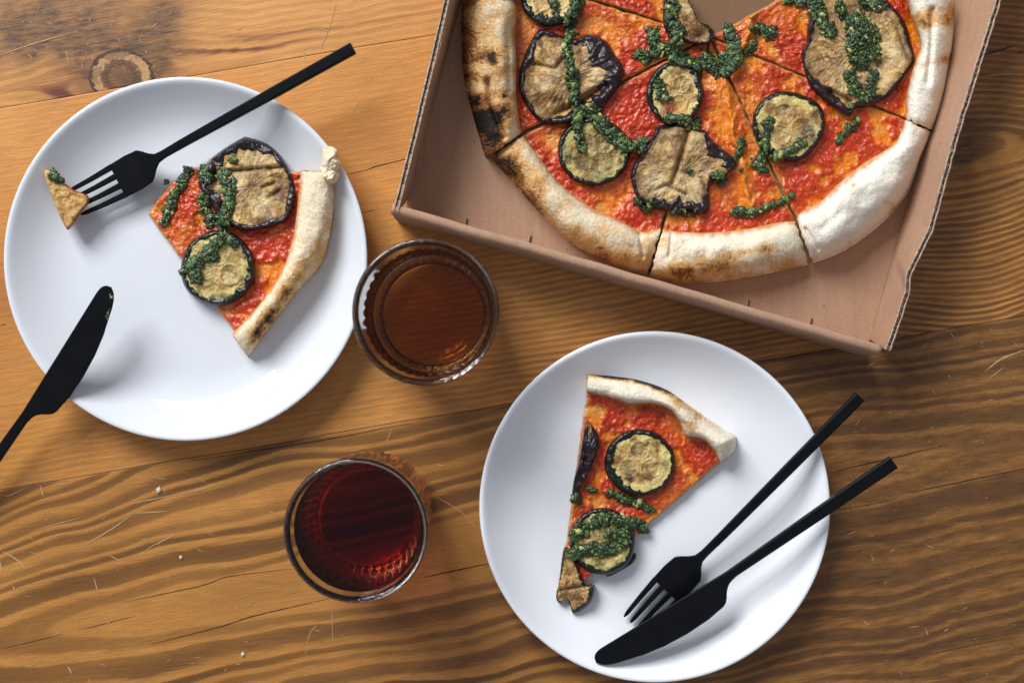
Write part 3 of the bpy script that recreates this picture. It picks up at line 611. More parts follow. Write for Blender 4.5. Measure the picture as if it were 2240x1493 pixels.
box_slice('B', 'pizza slice with golden crust beside the scorched one', [(1548, 85), (1551, 88.5)], inB, ouB, [(0, .017), (.3, .02), (.8, .021), (1, .018)], 0.28,
          [(1110, 362, 40, 46, 45, 0.62), (1160, 432, 26, 44, 45, 0.4), (1080, 340, 14, 18, 0, 0.5), (1320, 545, 22, 12, 20, 0.35), (1370, 555, 20, 14, 0, 0.3)], 33, 0.30,
          orange=[(1340, 415, 50, 24, -20, 0.75), (1190, 300, 26, 14, 60, 0.6), (1520, 150, 30, 30, 0, 0.5)], creases=[([(1400, 512), (1406, 560)], 0.0035, 4), ([(1370, 470), (1396, 512)], 0.002, 5)], bias=0.22)
inC = [(1450, 500), (1476, 506), (1556, 509), (1637, 500), (1700, 487), (1739, 484)]
ouC = [(1421, 603), (1476, 617), (1530, 619), (1610, 611), (1696, 595), (1770, 579)]
box_slice('C', 'pizza slice between two cuts with flour dusted crust along the front of the box', [(1551.5, 88.5), (1555.5, 87)], inC, ouC, [(0, .019), (.1, .022), (.8, .022), (1, .018)], 0.17,
          [(1540, 585, 110, 22, -4, 0.36), (1640, 548, 60, 10, -8, 0.3), (1480, 590, 40, 26, 0, 0.3)], 47, 0.22,
          orange=[(1590, 240, 30, 100, 8, 1.0), (1640, 330, 24, 110, 10, 0.9), (1590, 420, 50, 40, 0, 0.5), (1570, 130, 30, 40, 0, 0.5), (1480, 470, 30, 20, 0, 0.6)],
          ridges=[([(1585, 170), (1598, 235), (1606, 300), (1622, 345), (1630, 400), (1640, 455)], 0.0032, 9), ([(1560, 160), (1580, 240)], 0.0016, 10)], creases=[([(1470, 510), (1464, 560)], 0.003, 4), ([(1690, 505), (1600, 520), (1500, 530)], 0.0015, 6)], bias=0.02)
inD = [(1743, 481), (1752, 464), (1797, 439), (1830, 406), (1890, 357), (1956, 314), (1980, 262)]
ouD = [(1778, 576), (1851, 546), (1931, 487), (1985, 423), (2016, 343), (2040, 290)]
box_slice('D', 'pizza slice with thick pale floury crust beside the right box wall', [(1556, 87), (1557.5, 82.5)], inD, ouD, [(0, .02), (.2, .024), (.8, .025), (1, .021)], -0.02,
          [(1770, 490, 26, 12, -20, 0.35), (1805, 470, 18, 8, -20, 0.25), (1867, 405, 4, 9, 20, 0.5), (1955, 470, 60, 14, -50, 0.22), (1800, 560, 40, 12, -20, 0.25)], 59, 0.12,
          orange=[(1860, 395, 110, 22, -34, 0.6), (1700, 300, 60, 60, 0, 0.3), (1690, 400, 18, 60, 0, 0.6), (1640, 200, 30, 60, 0, 0.6)], ridges=[([(1640, 60), (1618, 110), (1608, 160), (1590, 195)], 0.004, 9)], creases=[([(1762, 500), (1790, 545)], 0.003, 4), ([(1835, 470), (1800, 500)], 0.0012, 8)], bias=0.15)
inE = [(1981, 260.5), (1983, 211), (1998, 149), (2012, 99), (1995, 40), (1982, 0)] + arc(-17, -29, 428, 4)
ouE = [(2042, 286), (2062, 231), (2075, 165), (2086, 83), (2085, 0)] + arc(-13, -29, 536, 5)
box_slice('E', 'pizza slice under the largest aubergine round with white crust', [(1557, 82), (1556, 80)], inE, ouE, [(0, .021), (.3, .022), (1, .023)], -0.02,
          [(2050, 45, 20, 60, 80, 0.62), (2068, 130, 12, 70, 80, 0.45), (2020, 30, 14, 40, 70, 0.35), (2025, 60, 10, 12, 0, 0.4), (2070, 240, 6, 50, 70, 0.25)], 71, 0.2,
          orange=[(1720, 20, 60, 24, -30, 0.7), (2000, 90, 18, 70, 0, 1.0), (1760, 60, 60, 20, 0, 0.3)], ridges=[([(1650, 20), (1638, 70), (1622, 110)], 0.004, 9)], creases=[([(2040, 20), (2038, 90), (2030, 180)], 0.003, 6)], bias=0.12)
inF = arc(237, 197.9, 434, 8); ouF = arc(237, 197.6, 540, 8)
box_slice('F', 'pizza slice whose tip points at the gap left by missing slices', [(1545, 76), (1543, 79)], inF, ouF, [(0, .022), (1, .022)], 0.25, [], 83, 0.25, orange=[(1470, 40, 30, 20, 0, 0.3)], bias=0.25)

# slices on the plates
r1 = thing('pizza_slice', 'pizza slice with bitten off tip on the glossy plate', 'pizza slice', W(560, 560, 0.005), 'pizza slices')
e1 = [(508, 730), (564, 670), (613, 600), (634, 545), (645, 496), (652, 437), (658, 374)]
bed(r1, [(324, 469), (345, 436), (372, 404), (412, 366)], [(x + 9, y + 2) for x, y in e1], G1, 0.0046, 121, orange=[(340, 462, 30, 22, 0, 0.9), (400, 520, 34, 40, 0, 0.55), (420, 400, 20, 30, 0, 0.3), (540, 640, 40, 12, -50, 0.3)], bias=0.2)
crust(r1, e1, [(544, 782), (592, 714), (651, 638), (700, 583), (721, 524), (732, 444), (730, 376)], [(0, .010), (.08, .015), (.4, .018), (.85, .018), (1, .014)], G1, 0.12,
      [(640, 610, 20, 62, 36, 0.45), (590, 690, 16, 50, 40, 0.62), (560, 735, 14, 26, 40, 0.5), (690, 545, 26, 40, 20, 0.2), (690, 420, 40, 60, 0, -0.2)], 222, 0.30, creases=[([(722, 390), (728, 450)], 0.003, 4)])
r2 = thing('pizza_slice', 'narrow pizza slice with blackened crust edge on the satin plate', 'pizza slice', W(1390, 1030, 0.005), 'pizza slices')
e2 = [(1283, 857), (1326, 867), (1379, 883), (1429, 883), (1466, 897), (1486, 922), (1500, 951), (1536, 960), (1562, 984), (1575, 1010)]
bed(r2, [(1228, 1262), (1240, 1290), (1262, 1278), (1282, 1266)], [(x + 2, y - 8) for x, y in e2[:5]] + [(x + 6, y - 4) for x, y in e2[5:]], G2, 0.0046, 141, orange=[(1470, 1095, 60, 22, -45, 0.7), (1420, 1150, 30, 20, 0, 0.7), (1480, 930, 26, 40, -30, 0.7), (1255, 1130, 20, 90, 0, 0.4), (1340, 1100, 30, 14, 0, 0.4), (1400, 880, 60, 8, 10, 0.5)], bias=0.14)
crust(r2, e2, [(1286, 818), (1336, 822), (1397, 831), (1458, 852), (1504, 884), (1540, 909), (1586, 941), (1612, 958), (1604, 992)], [(0, .010), (.25, .013), (.6, .017), (.9, .016), (1, .009)], G2, -0.02,
      [(1340, 821, 70, 7, 4, 1.25), (1430, 842, 50, 7, 18, 1.1), (1470, 866, 40, 16, 30, 0.5), (1505, 930, 22, 20, 50, 0.55), (1520, 900, 40, 10, 38, 0.35), (1370, 826, 120, 12, 10, 0.3)], 344, 0.20, creases=[([(1494, 925), (1500, 950)], 0.002, 6)])

# ------------------------------------------------------------------ vegetables: ring-built discs
def smooth_floor(x, y):
    """height of the food under a footprint, softened"""
    h = hsample(x, y, 2); return h
def disc(outline, n, rings):
    o = resample(outline, n, closed=True); c = o[:, :2].mean(0); rho = np.linspace(0, 1, rings + 1)
    P = c + rho[None, :, None] * (o[:, None, :2] - c); return o, c, rho, P
def flesh_skin(root, outline, floor, thick, skinw, seed, colf, hf, skin_raise=0.0012, skin_col=(0.012, 0.016, 0.010), skin_r=0.16, drop=0.0035, skin_wobble=0.0):
    """flesh disc + skin band. outline (x,y[,w]); skinw width in px per outline point"""
    n = 220; rings = 46; o, c, rho, P = disc(outline, n, rings)
    w = o[:, 2] if o.shape[1] > 2 else np.full(n, skinw)
    tq = np.arange(n) / n * 2 * np.pi; w = w * np.where(w < 100, np.clip(1 + 0.55 * fbm(np.cos(tq) * 4, np.sin(tq) * 4, 1, 3, seed + 63), 0.35, 1.8), 1)
    R = np.hypot(*(o[:, :2] - c).T); X, Y = P[..., 0], P[..., 1]
    e = (1 - rho)[None] * R[:, None]; th = np.arctan2(Y - c[1], X - c[0])
    bz = floor(P)
    ez = np.sqrt(np.clip(1 - (1 - np.clip(e / 7.0, 0, 1)) ** 2, 0, 1))
    z = bz + thick * (0.55 + 0.45 * ez) + hf(X, Y, rho[None] * np.ones_like(X), th)
    C = colf(X, Y, rho[None] * np.ones_like(X), th)
    top = WX(P, z); kk = rings + 1
    low = WX(o[:, :2], bz[:, -1] - drop); V = np.vstack([top.reshape(-1, 3), low]); Ca = np.vstack([C.reshape(-1, 4), C[:, -1]])
    q = [grid_quads(n, kk, True)]; i = np.arange(n); i2 = (i + 1) % n; q.append(np.stack([i * kk + kk - 1, i2 * kk + kk - 1, n * kk + i2, n * kk + i], -1))
    child('flesh', mesh_np('flesh', V, np.concatenate(q)[:, ::-1], None, Ca), M_FLESH, root); deposit(top.reshape(-1, 3))
    # skin: from just inside, over the edge, down the side
    m = 16; tt = np.linspace(0, 1, m); on = w > 1.5
    rows = []; ro = np.clip(1 - w / R, 0.05, 0.985)
    wob = skin_wobble * fbm(np.cos(np.arange(n) / n * 6.28) * 3, np.sin(np.arange(n) / n * 6.28) * 3, 1, 3, seed + 70)
    for t in tt:
        if t < 0.7: f = ro + (1.012 - ro) * (t / 0.7); 
        else: f = np.full(n, 1.012) + 0.012 * math.sin((t - 0.7) / 0.3 * math.pi * .5)
        p = c + f[:, None] * (o[:, :2] - c)
        zi = np.array([np.interp(min(ff, 1), rho, z[ii]) for ii, ff in enumerate(f)])
        sh = math.sin(min(t / 0.7, 1) * math.pi) ** 0.6 if t < 0.7 else 0.0
        zz = zi + (0.0002 + skin_raise * sh * np.clip(w / 9, 0.3, 1.6) * np.where(w > 100, 0.6, 1)) * (1 if t < 0.7 else 1) + wob * sh + 0.0002 * fbm(p[:, 0], p[:, 1], 12, 2, seed + 71) * sh + 0.0010 * np.clip(w / 20, 0, 1.5) * n2(p[:, 0] / 20, p[:, 1] / 20, seed + 90) * sh
        if t >= 0.7: zz = zi * (1 - (t - 0.7) / 0.3) + (bz[:, -1] - drop) * ((t - 0.7) / 0.3) + 0.0001
        rows.append(WX(p, zz))
    G = np.stack(rows, 1); ok = on & np.roll(on, -1); q = grid_quads(n, m, True).reshape(n, m - 1, 4)[ok].reshape(-1, 4)
    if len(q):
        Vs = G.reshape(-1, 3); sx = Vs[:, 0] / SP; sy = Vs[:, 1] / SP
        cc = np.tile(np.array(skin_col), (len(Vs), 1)); mm = fbm(sx, sy, 8, 3, seed + 77)
        cc = mixc(cc, np.array(skin_col) * 3.2 + 0.004, sstep(0.1, 0.9, mm)); cc = np.concatenate([cc, np.full((len(Vs), 1), skin_r)], 1)
        use = np.unique(q); mp = np.zeros(len(Vs), int); mp[use] = np.arange(len(use))
        child('skin', mesh_np('skin', Vs[use], mp[q][:, ::-1], None, cc[use]), M_SKIN, root); deposit(Vs)
def ell(cx, cy, rx, ry, wob=0.03, seed=0, n=18, w=9):
    t = np.linspace(0, 2 * np.pi, n, endpoint=False); r = 1 + wob * fbm(np.cos(t) * 2, np.sin(t) * 2, 1, 2, seed)
    return [(cx + rx * a * math.cos(b), cy + ry * a * math.sin(b), (w(b) if callable(w) else w)) for a, b in zip(r, t)]
def flat_floor(outline, z_extra=0.0, follow=0.45):
    o = resample(outline, 60, closed=True)[:, :2]; c = o.mean(0); pts = np.vstack([c + f * (o - c) for f in (0.2, 0.45, 0.7, 0.9)])
    w = WX(pts, 0.012); h = hsample(w[:, 0], w[:, 1], 2); med = np.percentile(h, 72)
    A = np.c_[pts - c, np.ones(len(pts))]; sol = np.linalg.lstsq(A, np.clip(h, med - 0.006, med + 0.004), rcond=None)[0]
    def f(P): return med + z_extra + follow * ((P[..., 0] - c[0]) * sol[0] + (P[..., 1] - c[1]) * sol[1])
    return f
PALE = np.array((0.74, 0.55, 0.18)); YG = np.array((0.72, 0.60, 0.18)); TAN = np.array((0.46, 0.225, 0.050)); SEED = np.array((0.58, 0.40, 0.14)); DBR = np.array((0.11, 0.045, 0.016))
def zucchini(label, outline, seed, rot=0.3, brown=0.5, stains=(), char=(), lobes=3, pale=1.0, thick=0.0038, green=0.0):
    ctr = np.array([p[:2] for p in outline]).mean(0); root = thing('zucchini_round', label, 'zucchini', W(*ctr, 0.012), 'zucchini rounds')
    def lob(rho, th):
        d = np.full(rho.shape, 9.0)
        for i in range(lobes):
            a = rot + i * 2 * np.pi / lobes; d = np.minimum(d, np.hypot(rho * np.cos(th) - 0.36 * math.cos(a), (rho * np.sin(th) - 0.36 * math.sin(a))))
        return d
    def colf(X, Y, rho, th):
        wx = rho + 0.04 * fbm(X, Y, 22, 3, seed); d = lob(wx, th) + 0.035 * fbm(X, Y, 14, 3, seed + 1)
        c = mixc(PALE, YG, sstep(0.7, 0.9, wx)); c = mixc(c, PALE * 0.8 + 0.06, sstep(-.2, .5, fbm(X, Y, 12, 3, seed + 2)) * 0.5)
        c = mixc(c, np.array((0.62, 0.50, 0.20)), 0.0 * wx + 0.3)
        core = sstep(0.70, 0.60, wx); c = mixc(c, TAN, core * (0.62 + 0.45 * fbm(X, Y, 20, 3, seed + 4)).clip(0, 1))
        ins = sstep(0.30, 0.25, d); c = mixc(c, SEED * 0.8, ins * 0.8)
        ring = np.exp(-((d - 0.28) / 0.030) ** 2); c = mixc(c, np.array((0.66, 0.50, 0.22)), ring * 0.75)
        sd = worley(X, Y, 11, seed + 6); c = mixc(c, np.array((0.70, 0.54, 0.25)), ins * np.exp(-((sd - 0.33) / 0.07) ** 2) * 0.75)
        c = mixc(c, DBR * 1.6, ins * sstep(0.05, 0.6, fbm(X, Y, 15, 3, seed + 8)) * 0.75 * min(1, brown * 1.5))
        b = sstep(0.05, 0.65, fbm(X, Y, 34, 4, seed + 9) + brown - 0.38); c = mixc(c, np.array((0.22, 0.090, 0.024)), b * 0.80)
        c = mixc(c, DBR, sstep(0.45, 0.9, fbm(X, Y, 24, 4, seed + 10) + brown - 0.36) * 0.8)
        rd = sstep(0.3, 0.7, fbm(th * 9, wx * 3, 1, 3, seed + 12)) * sstep(0.6, 0.75, wx); c = mixc(c, np.array((0.40, 0.34, 0.11)), rd * 0.35)
        for (cx, cy, r, amt) in char: c = mixc(c, np.array((0.05, 0.02, 0.012)), np.clip(amt * np.exp(-(((X - cx) ** 2 + (Y - cy) ** 2) / r ** 2)) * (1 + 0.7 * fbm(X, Y, 9, 3, seed + 15)), 0, 0.95))
        for (cx, cy, r, col, amt) in stains: c = mixc(c, np.array(col), np.clip(amt * np.exp(-(((X - cx) ** 2 + (Y - cy) ** 2) / r ** 2)) * (1 + 0.6 * fbm(X, Y, 12, 3, seed + 18)), 0, 0.95))
        c = mixc(c, np.array((0.10, 0.16, 0.03)), np.clip(green * (0.5 + fbm(X, Y, 26, 3, seed + 20)), 0, 0.7))
        return np.concatenate([c * pale, np.full(c.shape[:2] + (1,), 0.30)], -1)
    def hf(X, Y, rho, th):
        d = lob(rho, th); return -0.0007 * sstep(0.75, 0.55, rho) + 0.0005 * np.exp(-((d - 0.28) / 0.04) ** 2) - 0.0005 * sstep(0.26, 0.1, d) + 0.0004 * fbm(X, Y, 14, 3, seed + 30) + 0.00035 * (0.6 - worley(X, Y, 11, seed + 6)) * sstep(0.7, 0.5, rho) + 0.0006 * fbm(X, Y, 50, 2, seed + 31)
    flesh_skin(root, outline, flat_floor(outline), thick, 9, seed, colf, hf, 0.0005, (0.006, 0.009, 0.005), 0.24)
    return root
ETAN = np.array((0.66, 0.39, 0.125)); EGREY = np.array((0.40, 0.24, 0.11)); EYEL = np.array((0.72, 0.47, 0.11)); EBR = np.array((0.15, 0.055, 0.016))
def aubergine(label, outline, seed, creases=(), tone=0.5, browns=(), pales=(), thick=0.0036, folds=(), follow=0.5, seeds=(), green=0.1, wave=0.0012, extra=0.0):
    ctr = np.array([p[:2] for p in outline]).mean(0); root = thing('aubergine_slice', label, 'aubergine', W(*ctr, 0.012), 'aubergine slices')
    def colf(X, Y, rho, th):
        c = mixc(ETAN, EGREY, sstep(-.3, .5, fbm(X, Y, 60, 3, seed) + (0.5 - tone)))
        c = mixc(c, EYEL, sstep(0.0, 0.6, fbm(X, Y, 36, 3, seed + 2)) * 0.55)
        fibre = fbm(th * 10 + 1.2 * fbm(X, Y, 30, 2, seed + 3), rho * 3.0, 1, 3, seed + 4); c = mixc(c, EBR, sstep(0.0, 0.6, fibre) * 0.75)
        c = mixc(c, np.array((0.66, 0.50, 0.26)), sstep(0.15, 0.75, -fibre) * 0.45)
        c = mixc(c, EBR, sstep(0.05, 0.6, fbm(X, Y, 26, 4, seed + 5) + tone - 0.42) * 0.78)
        c = mixc(c, EBR * 0.7, sstep(0.80, 0.98, rho) * 0.6)
        sp = sstep(0.55, 0.8, fbm(X, Y, 7, 2, seed + 6)) * sstep(0, 0.5, fbm(X, Y, 40, 2, seed + 7)); c = mixc(c, np.array((0.07, 0.03, 0.015)), sp * 0.8)
        for (cx, cy, r, amt) in browns: c = mixc(c, np.array((0.17, 0.065, 0.022)), np.clip(amt * np.exp(-(((X - cx) ** 2 + (Y - cy) ** 2) / r ** 2)) * (1 + 0.7 * fbm(X, Y, 12, 3, seed + 15)), 0, 0.9))
        for (cx, cy, r, amt) in pales: c = mixc(c, np.array((0.78, 0.60, 0.32)), np.clip(amt * np.exp(-(((X - cx) ** 2 + (Y - cy) ** 2) / r ** 2)) * (1 + 0.6 * fbm(X, Y, 12, 3, seed + 17)), 0, 0.9))
        for (cx, cy, r) in seeds:
            m = np.exp(-(((X - cx) ** 2 + (Y - cy) ** 2) / r ** 2)); w = worley(X, Y, 9, seed + 19); c = mixc(c, np.array((0.24, 0.11, 0.035)), sstep(0.3, 0.6, m) * 0.7); c = mixc(c, np.array((0.62, 0.42, 0.16)), sstep(0.42, 0.25, w) * sstep(0.3, 0.6, m) * 0.9)
        for pts, dep, wd in creases: c = mixc(c, EBR * 0.6, np.exp(-(dist_poly(X, Y, pts) / (wd * 0.6)) ** 2) * 0.75)
        c = mixc(c, np.array((0.16, 0.19, 0.035)), np.clip(green * (0.3 + 1.3 * fbm(X, Y, 30, 3, seed + 25)), 0, 0.7))
        return np.concatenate([c, np.full(c.shape[:2] + (1,), 0.33)], -1)
    def hf(X, Y, rho, th):
        z = wave * fbm(X, Y, 55, 2, seed + 40) + 0.0006 * fbm(X, Y, 16, 4, seed + 41) + 0.00035 * fbm(th * 10, rho * 4, 1, 2, seed + 4)
        for pts, dep, wd in creases: z = z - dep * np.exp(-(dist_poly(X, Y, pts) / wd) ** 2)
        for pts, hgt, wd in folds: z = z + hgt * np.exp(-(dist_poly(X, Y, pts) / wd) ** 2)
        for (cx, cy, r) in seeds: z = z + 0.0009 * (0.5 - worley(X, Y, 9, seed + 19)) * np.exp(-(((X - cx) ** 2 + (Y - cy) ** 2) / r ** 2))
        return z
    flesh_skin(root, outline, flat_floor(outline, extra, follow), thick, 9, seed, colf, hf, 0.0007, (0.017, 0.008, 0.0095), 0.24, skin_wobble=0.0006)
    return root
aubergine('aubergine piece hanging over the edge of the missing wedge', [(1451, 12, 14), (1460, -14, 10), (1494, -22, 4), (1506, 0, 2), (1520, 28, 2), (1533, 52, 2), (1547, 54, 12), (1562, 72, 12), (1550, 95, 8), (1512, 95, 6), (1489, 86, 14), (1466, 79, 24), (1453, 58, 26)], 501, tone=0.8, browns=[(1515, 75, 24, 0.9), (1500, 60, 16, 0.6)], pales=[(1505, 15, 22, 0.5)], folds=[([(1500, 0), (1525, 60)], 0.003, 12)], extra=0.002, green=0.05)
zucchini('zucchini round cut by the top of the picture with thick black rind', ell(1203, -8, 64, 66, 0.02, 3, w=lambda b: 9 + 12 * max(0, math.sin(b))), 601, 0.4, 0.1, [(1200, 0, 16, (0.62, 0.25, 0.05), 0.5)], pale=1.08)
aubergine('aubergine slice with curled purple flap beside the scorched crust', [(1182, 66, 12), (1206, 72, 9), (1237, 82, 6), (1261, 86, 14), (1290, 77, 26), (1325, 92, 42), (1345, 122, 46), (1364, 152, 44), (1356, 178, 40), (1336, 212, 40), (1296, 256, 34), (1249, 268, 20), (1190, 266, 9), (1164, 247, 7), (1141, 206, 9), (1137, 170, 12), (1147, 127, 14), (1165, 87, 13)], 511, tone=0.72,
          creases=[([(1215, 250), (1262, 228), (1325, 188)], 0.0045, 8), ([(1170, 140), (1215, 150), (1230, 130)], 0.0022, 5)], browns=[(1175, 215, 28, 0.6), (1270, 125, 18, 0.7), (1150, 150, 16, 0.5), (1210, 200, 20, 0.4), (1290, 140, 14, 0.5)], pales=[(1300, 165, 26, 0.6), (1205, 150, 18, 0.6), (1190, 190, 14, 0.4)], folds=[([(1180, 215), (1250, 160), (1310, 160)], 0.0016, 22)], wave=0.0018)
zucchini('zucchini round on the golden crusted slice under a pesto streak', ell(1299, 332, 78, 74, 0.03, 5, w=9), 602, 0.9, 0.62, char=[(1241, 340, 10, 0.9), (1272, 362, 9, 0.7), (1300, 385, 9, 0.6)], green=0.35, lobes=4, pale=0.85)
zucchini('small zucchini round with a torn red centre under the dense pesto', ell(1477, 203, 62, 68, 0.04, 6, w=lambda b: 8 + 5 * abs(math.cos(b))), 603, 1.2, 0.45, [(1466, 238, 15, (0.30, 0.03, 0.01), 1.2), (1492, 235, 14, (0.62, 0.30, 0.06), 0.7), (1445, 195, 14, (0.12, 0.17, 0.03), 0.7)])
aubergine('wrinkled aubergine slice with purple fringe near the front crust', [(1441, 277, 7), (1480, 275, 4), (1506, 278, 3), (1514, 282, 3), (1542, 287, 8), (1553, 303, 16), (1574, 322, 24), (1603, 346, 28), (1608, 361, 24), (1594, 378, 10), (1556, 391, 3), (1550, 414, 4), (1550, 450, 18), (1536, 467, 26), (1510, 457, 24), (1452, 459, 24), (1420, 449, 18), (1396, 434, 8), (1382, 393, 7), (1385, 367, 7), (1403, 337, 8), (1424, 307, 8)], 521, tone=0.35,
          creases=[([(1508, 276), (1497, 320), (1483, 365), (1470, 400)], 0.0042, 6), ([(1420, 420), (1460, 405), (1500, 425)], 0.0016, 5), ([(1535, 390), (1545, 420)], 0.002, 6)], browns=[(1436, 355, 16, 0.8), (1482, 312, 12, 0.7), (1525, 345, 12, 0.5), (1545, 360, 20, 0.6), (1440, 300, 18, 0.5)], pales=[(1500, 400, 40, 0.6), (1520, 310, 20, 0.6), (1440, 410, 24, 0.5), (1430, 385, 20, 0.3)], folds=[([(1490, 385), (1515, 300)], 0.0018, 12)], wave=0.0016)
zucchini('zucchini round with translucent seeds on the long cut line', [(1648, 281, 10), (1651, 245, 7), (1677, 213, 7), (1714, 201, 7), (1756, 209, 8), (1793, 232, 8), (1803, 262, 8), (1799, 292, 8), (1784, 320, 8), (1756, 346, 8), (1725, 352, 10), (1690, 338, 12), (1660, 310, 10)], 604, 0.2, 0.55, char=[(1765, 290, 20, 0.95), (1782, 305, 14, 0.8), (1692, 293, 6, 0.9), (1720, 228, 10, 0.5)], stains=[(1690, 285, 20, (0.62, 0.45, 0.16), 0.5), (1735, 270, 16, (0.66, 0.36, 0.10), 0.5)])
aubergine('largest aubergine round heaped with pesto by the right crust', [(1781, 9, 12), (1768, 60, 14), (1766, 94, 12), (1755, 117, 8), (1763, 159, 6), (1776, 192, 18), (1812, 224, 24), (1856, 252, 18), (1872, 236, 14), (1902, 231, 16), (1944, 207, 10), (1981, 160, 4), (1998, 131, 5), (1993, 101, 6), (1978, 52, 6), (1950, 14, 6), (1925, -8, 6), (1870, -35, 8), (1815, -25, 8)], 531, tone=0.42,
          creases=[([(1815, 200), (1860, 222)], 0.004, 7), ([(1960, 60), (1985, 130)], 0.0012, 6)], browns=[(1860, 20, 40, 0.5), (1780, 180, 22, 0.8), (1800, 130, 16, 0.4)], pales=[(1960, 125, 20, 0.9), (1945, 100, 22, 0.5), (1850, 180, 24, 0.4), (1930, 170, 24, 0.4)], seeds=[(1810, 120, 22), (1925, 120, 20), (1880, 155, 22), (1935, 55, 18)], green=0.12, wave=0.0016)
aubergine('aubergine round with folded glossy top on the bitten slice', [(526, 306, 22), (545, 303, 22), (592, 322, 16), (627, 364, 8), (645, 420, 12), (630, 475, 12), (600, 492, 12), (543, 504, 12), (508, 494, 10), (480, 475, 16), (459, 437, 24), (436, 405, 26), (449, 364, 24), (477, 337, 20)], 541, tone=0.62,
          creases=[([(470, 378), (540, 372), (615, 366)], 0.0030, 5), ([(575, 410), (600, 400)], 0.0018, 5), ([(590, 430), (610, 418)], 0.002, 5)], browns=[(560, 400, 26, 0.6), (600, 425, 16, 0.7), (555, 385, 12, 0.5), (530, 450, 14, 0.4), (620, 400, 14, 0.5)], pales=[(520, 400, 24, 0.7), (575, 445, 26, 0.6), (560, 345, 34, 0.5)], green=0.16, wave=0.0012)
zucchini('zucchini round half covered with pesto on the bitten slice', ell(477, 586, 80, 81, 0.02, 9, w=lambda b: 10 + 6 * max(0, math.cos(b - 0.5))), 605, 0.5, 0.48, char=[(490, 655, 14, 0.9), (465, 650, 10, 0.7), (535, 565, 5, 0.9)], green=0.2)
aubergine('strip of wrinkled purple aubergine skin on the edge of the narrow slice', [(1286, 924, 400), (1305, 945, 400), (1310, 965, 400), (1297, 1013, 400), (1272, 1063, 400), (1252, 1096, 400), (1255, 1052, 400), (1267, 1006, 400), (1276, 952, 400)], 551, tone=0.9, green=0.0)
zucchini('clean zucchini round with three browned seed lobes on the narrow slice', ell(1399, 1011, 76, 72, 0.02, 12, w=lambda b: 7 + 11 * max(0, -math.cos(b + 0.3)) + 4 * max(0, -math.sin(b))), 606, -1.57, 0.40, char=[(1375, 1040, 11, 0.9), (1420, 1045, 10, 0.7), (1455, 1015, 9, 0.7), (1385, 985, 12, 0.6), (1378, 1050, 8, 0.9)])
aubergine('torn aubergine shard at the tip of the narrow slice', [(1236, 1196, 10), (1224, 1266, 2), (1217, 1304, 2), (1226, 1318, 2), (1237, 1308, 1), (1247, 1322, 4), (1256, 1340, 8), (1290, 1317, 9), (1300, 1279, 10), (1282, 1278, 9), (1262, 1236, 6)], 561, tone=0.55, browns=[(1262, 1310, 20, 0.6), (1240, 1245, 12, 0.4)], creases=[([(1228, 1290), (1280, 1280)], 0.0016, 5)], extra=-0.001, green=0.0, thick=0.003)
aubergine('curled black aubergine skin sticking out beside the pesto covered round', [(1389, 1209, 400), (1386, 1228, 400), (1355, 1249, 400), (1328, 1260, 400), (1332, 1240, 400), (1362, 1218, 400)], 571, tone=0.9, green=0.0, thick=0.002)
zucchini('zucchini round smothered in pesto near the tip of the narrow slice', ell(1318, 1183, 71, 72, 0.02, 14, w=10), 607, 0.3, 0.42, green=0.45, pale=0.9)

# ------------------------------------------------------------------ pesto: heaps of small oily morsels
ICO = None
def ico():
    global ICO
    if ICO is None:
        t = (1 + 5 ** .5) / 2; v = np.array([(-1, t, 0), (1, t, 0), (-1, -t, 0), (1, -t, 0), (0, -1, t), (0, 1, t), (0, -1, -t), (0, 1, -t), (t, 0, -1), (t, 0, 1), (-t, 0, -1), (-t, 0, 1)]); v /= np.linalg.norm(v[0])
        f = [(0, 11, 5), (0, 5, 1), (0, 1, 7), (0, 7, 10), (0, 10, 11), (1, 5, 9), (5, 11, 4), (11, 10, 2), (10, 7, 6), (7, 1, 8), (3, 9, 4), (3, 4, 2), (3, 2, 6), (3, 6, 8), (3, 8, 9), (4, 9, 5), (2, 4, 11), (6, 2, 10), (8, 6, 7), (9, 8, 1)]
        v = list(map(tuple, v)); mid = {}; F = []
        def m(a, b):
            k = (min(a, b), max(a, b))
            if k not in mid: q = np.array(v[a]) + np.array(v[b]); v.append(tuple(q / np.linalg.norm(q))); mid[k] = len(v) - 1
            return mid[k]
        for a, b, c in f: x, y, z = m(a, b), m(b, c), m(c, a); F += [(a, x, z), (b, y, x), (c, z, y), (x, y, z)]
        ICO = (np.array(v), np.array(F))
    return ICO
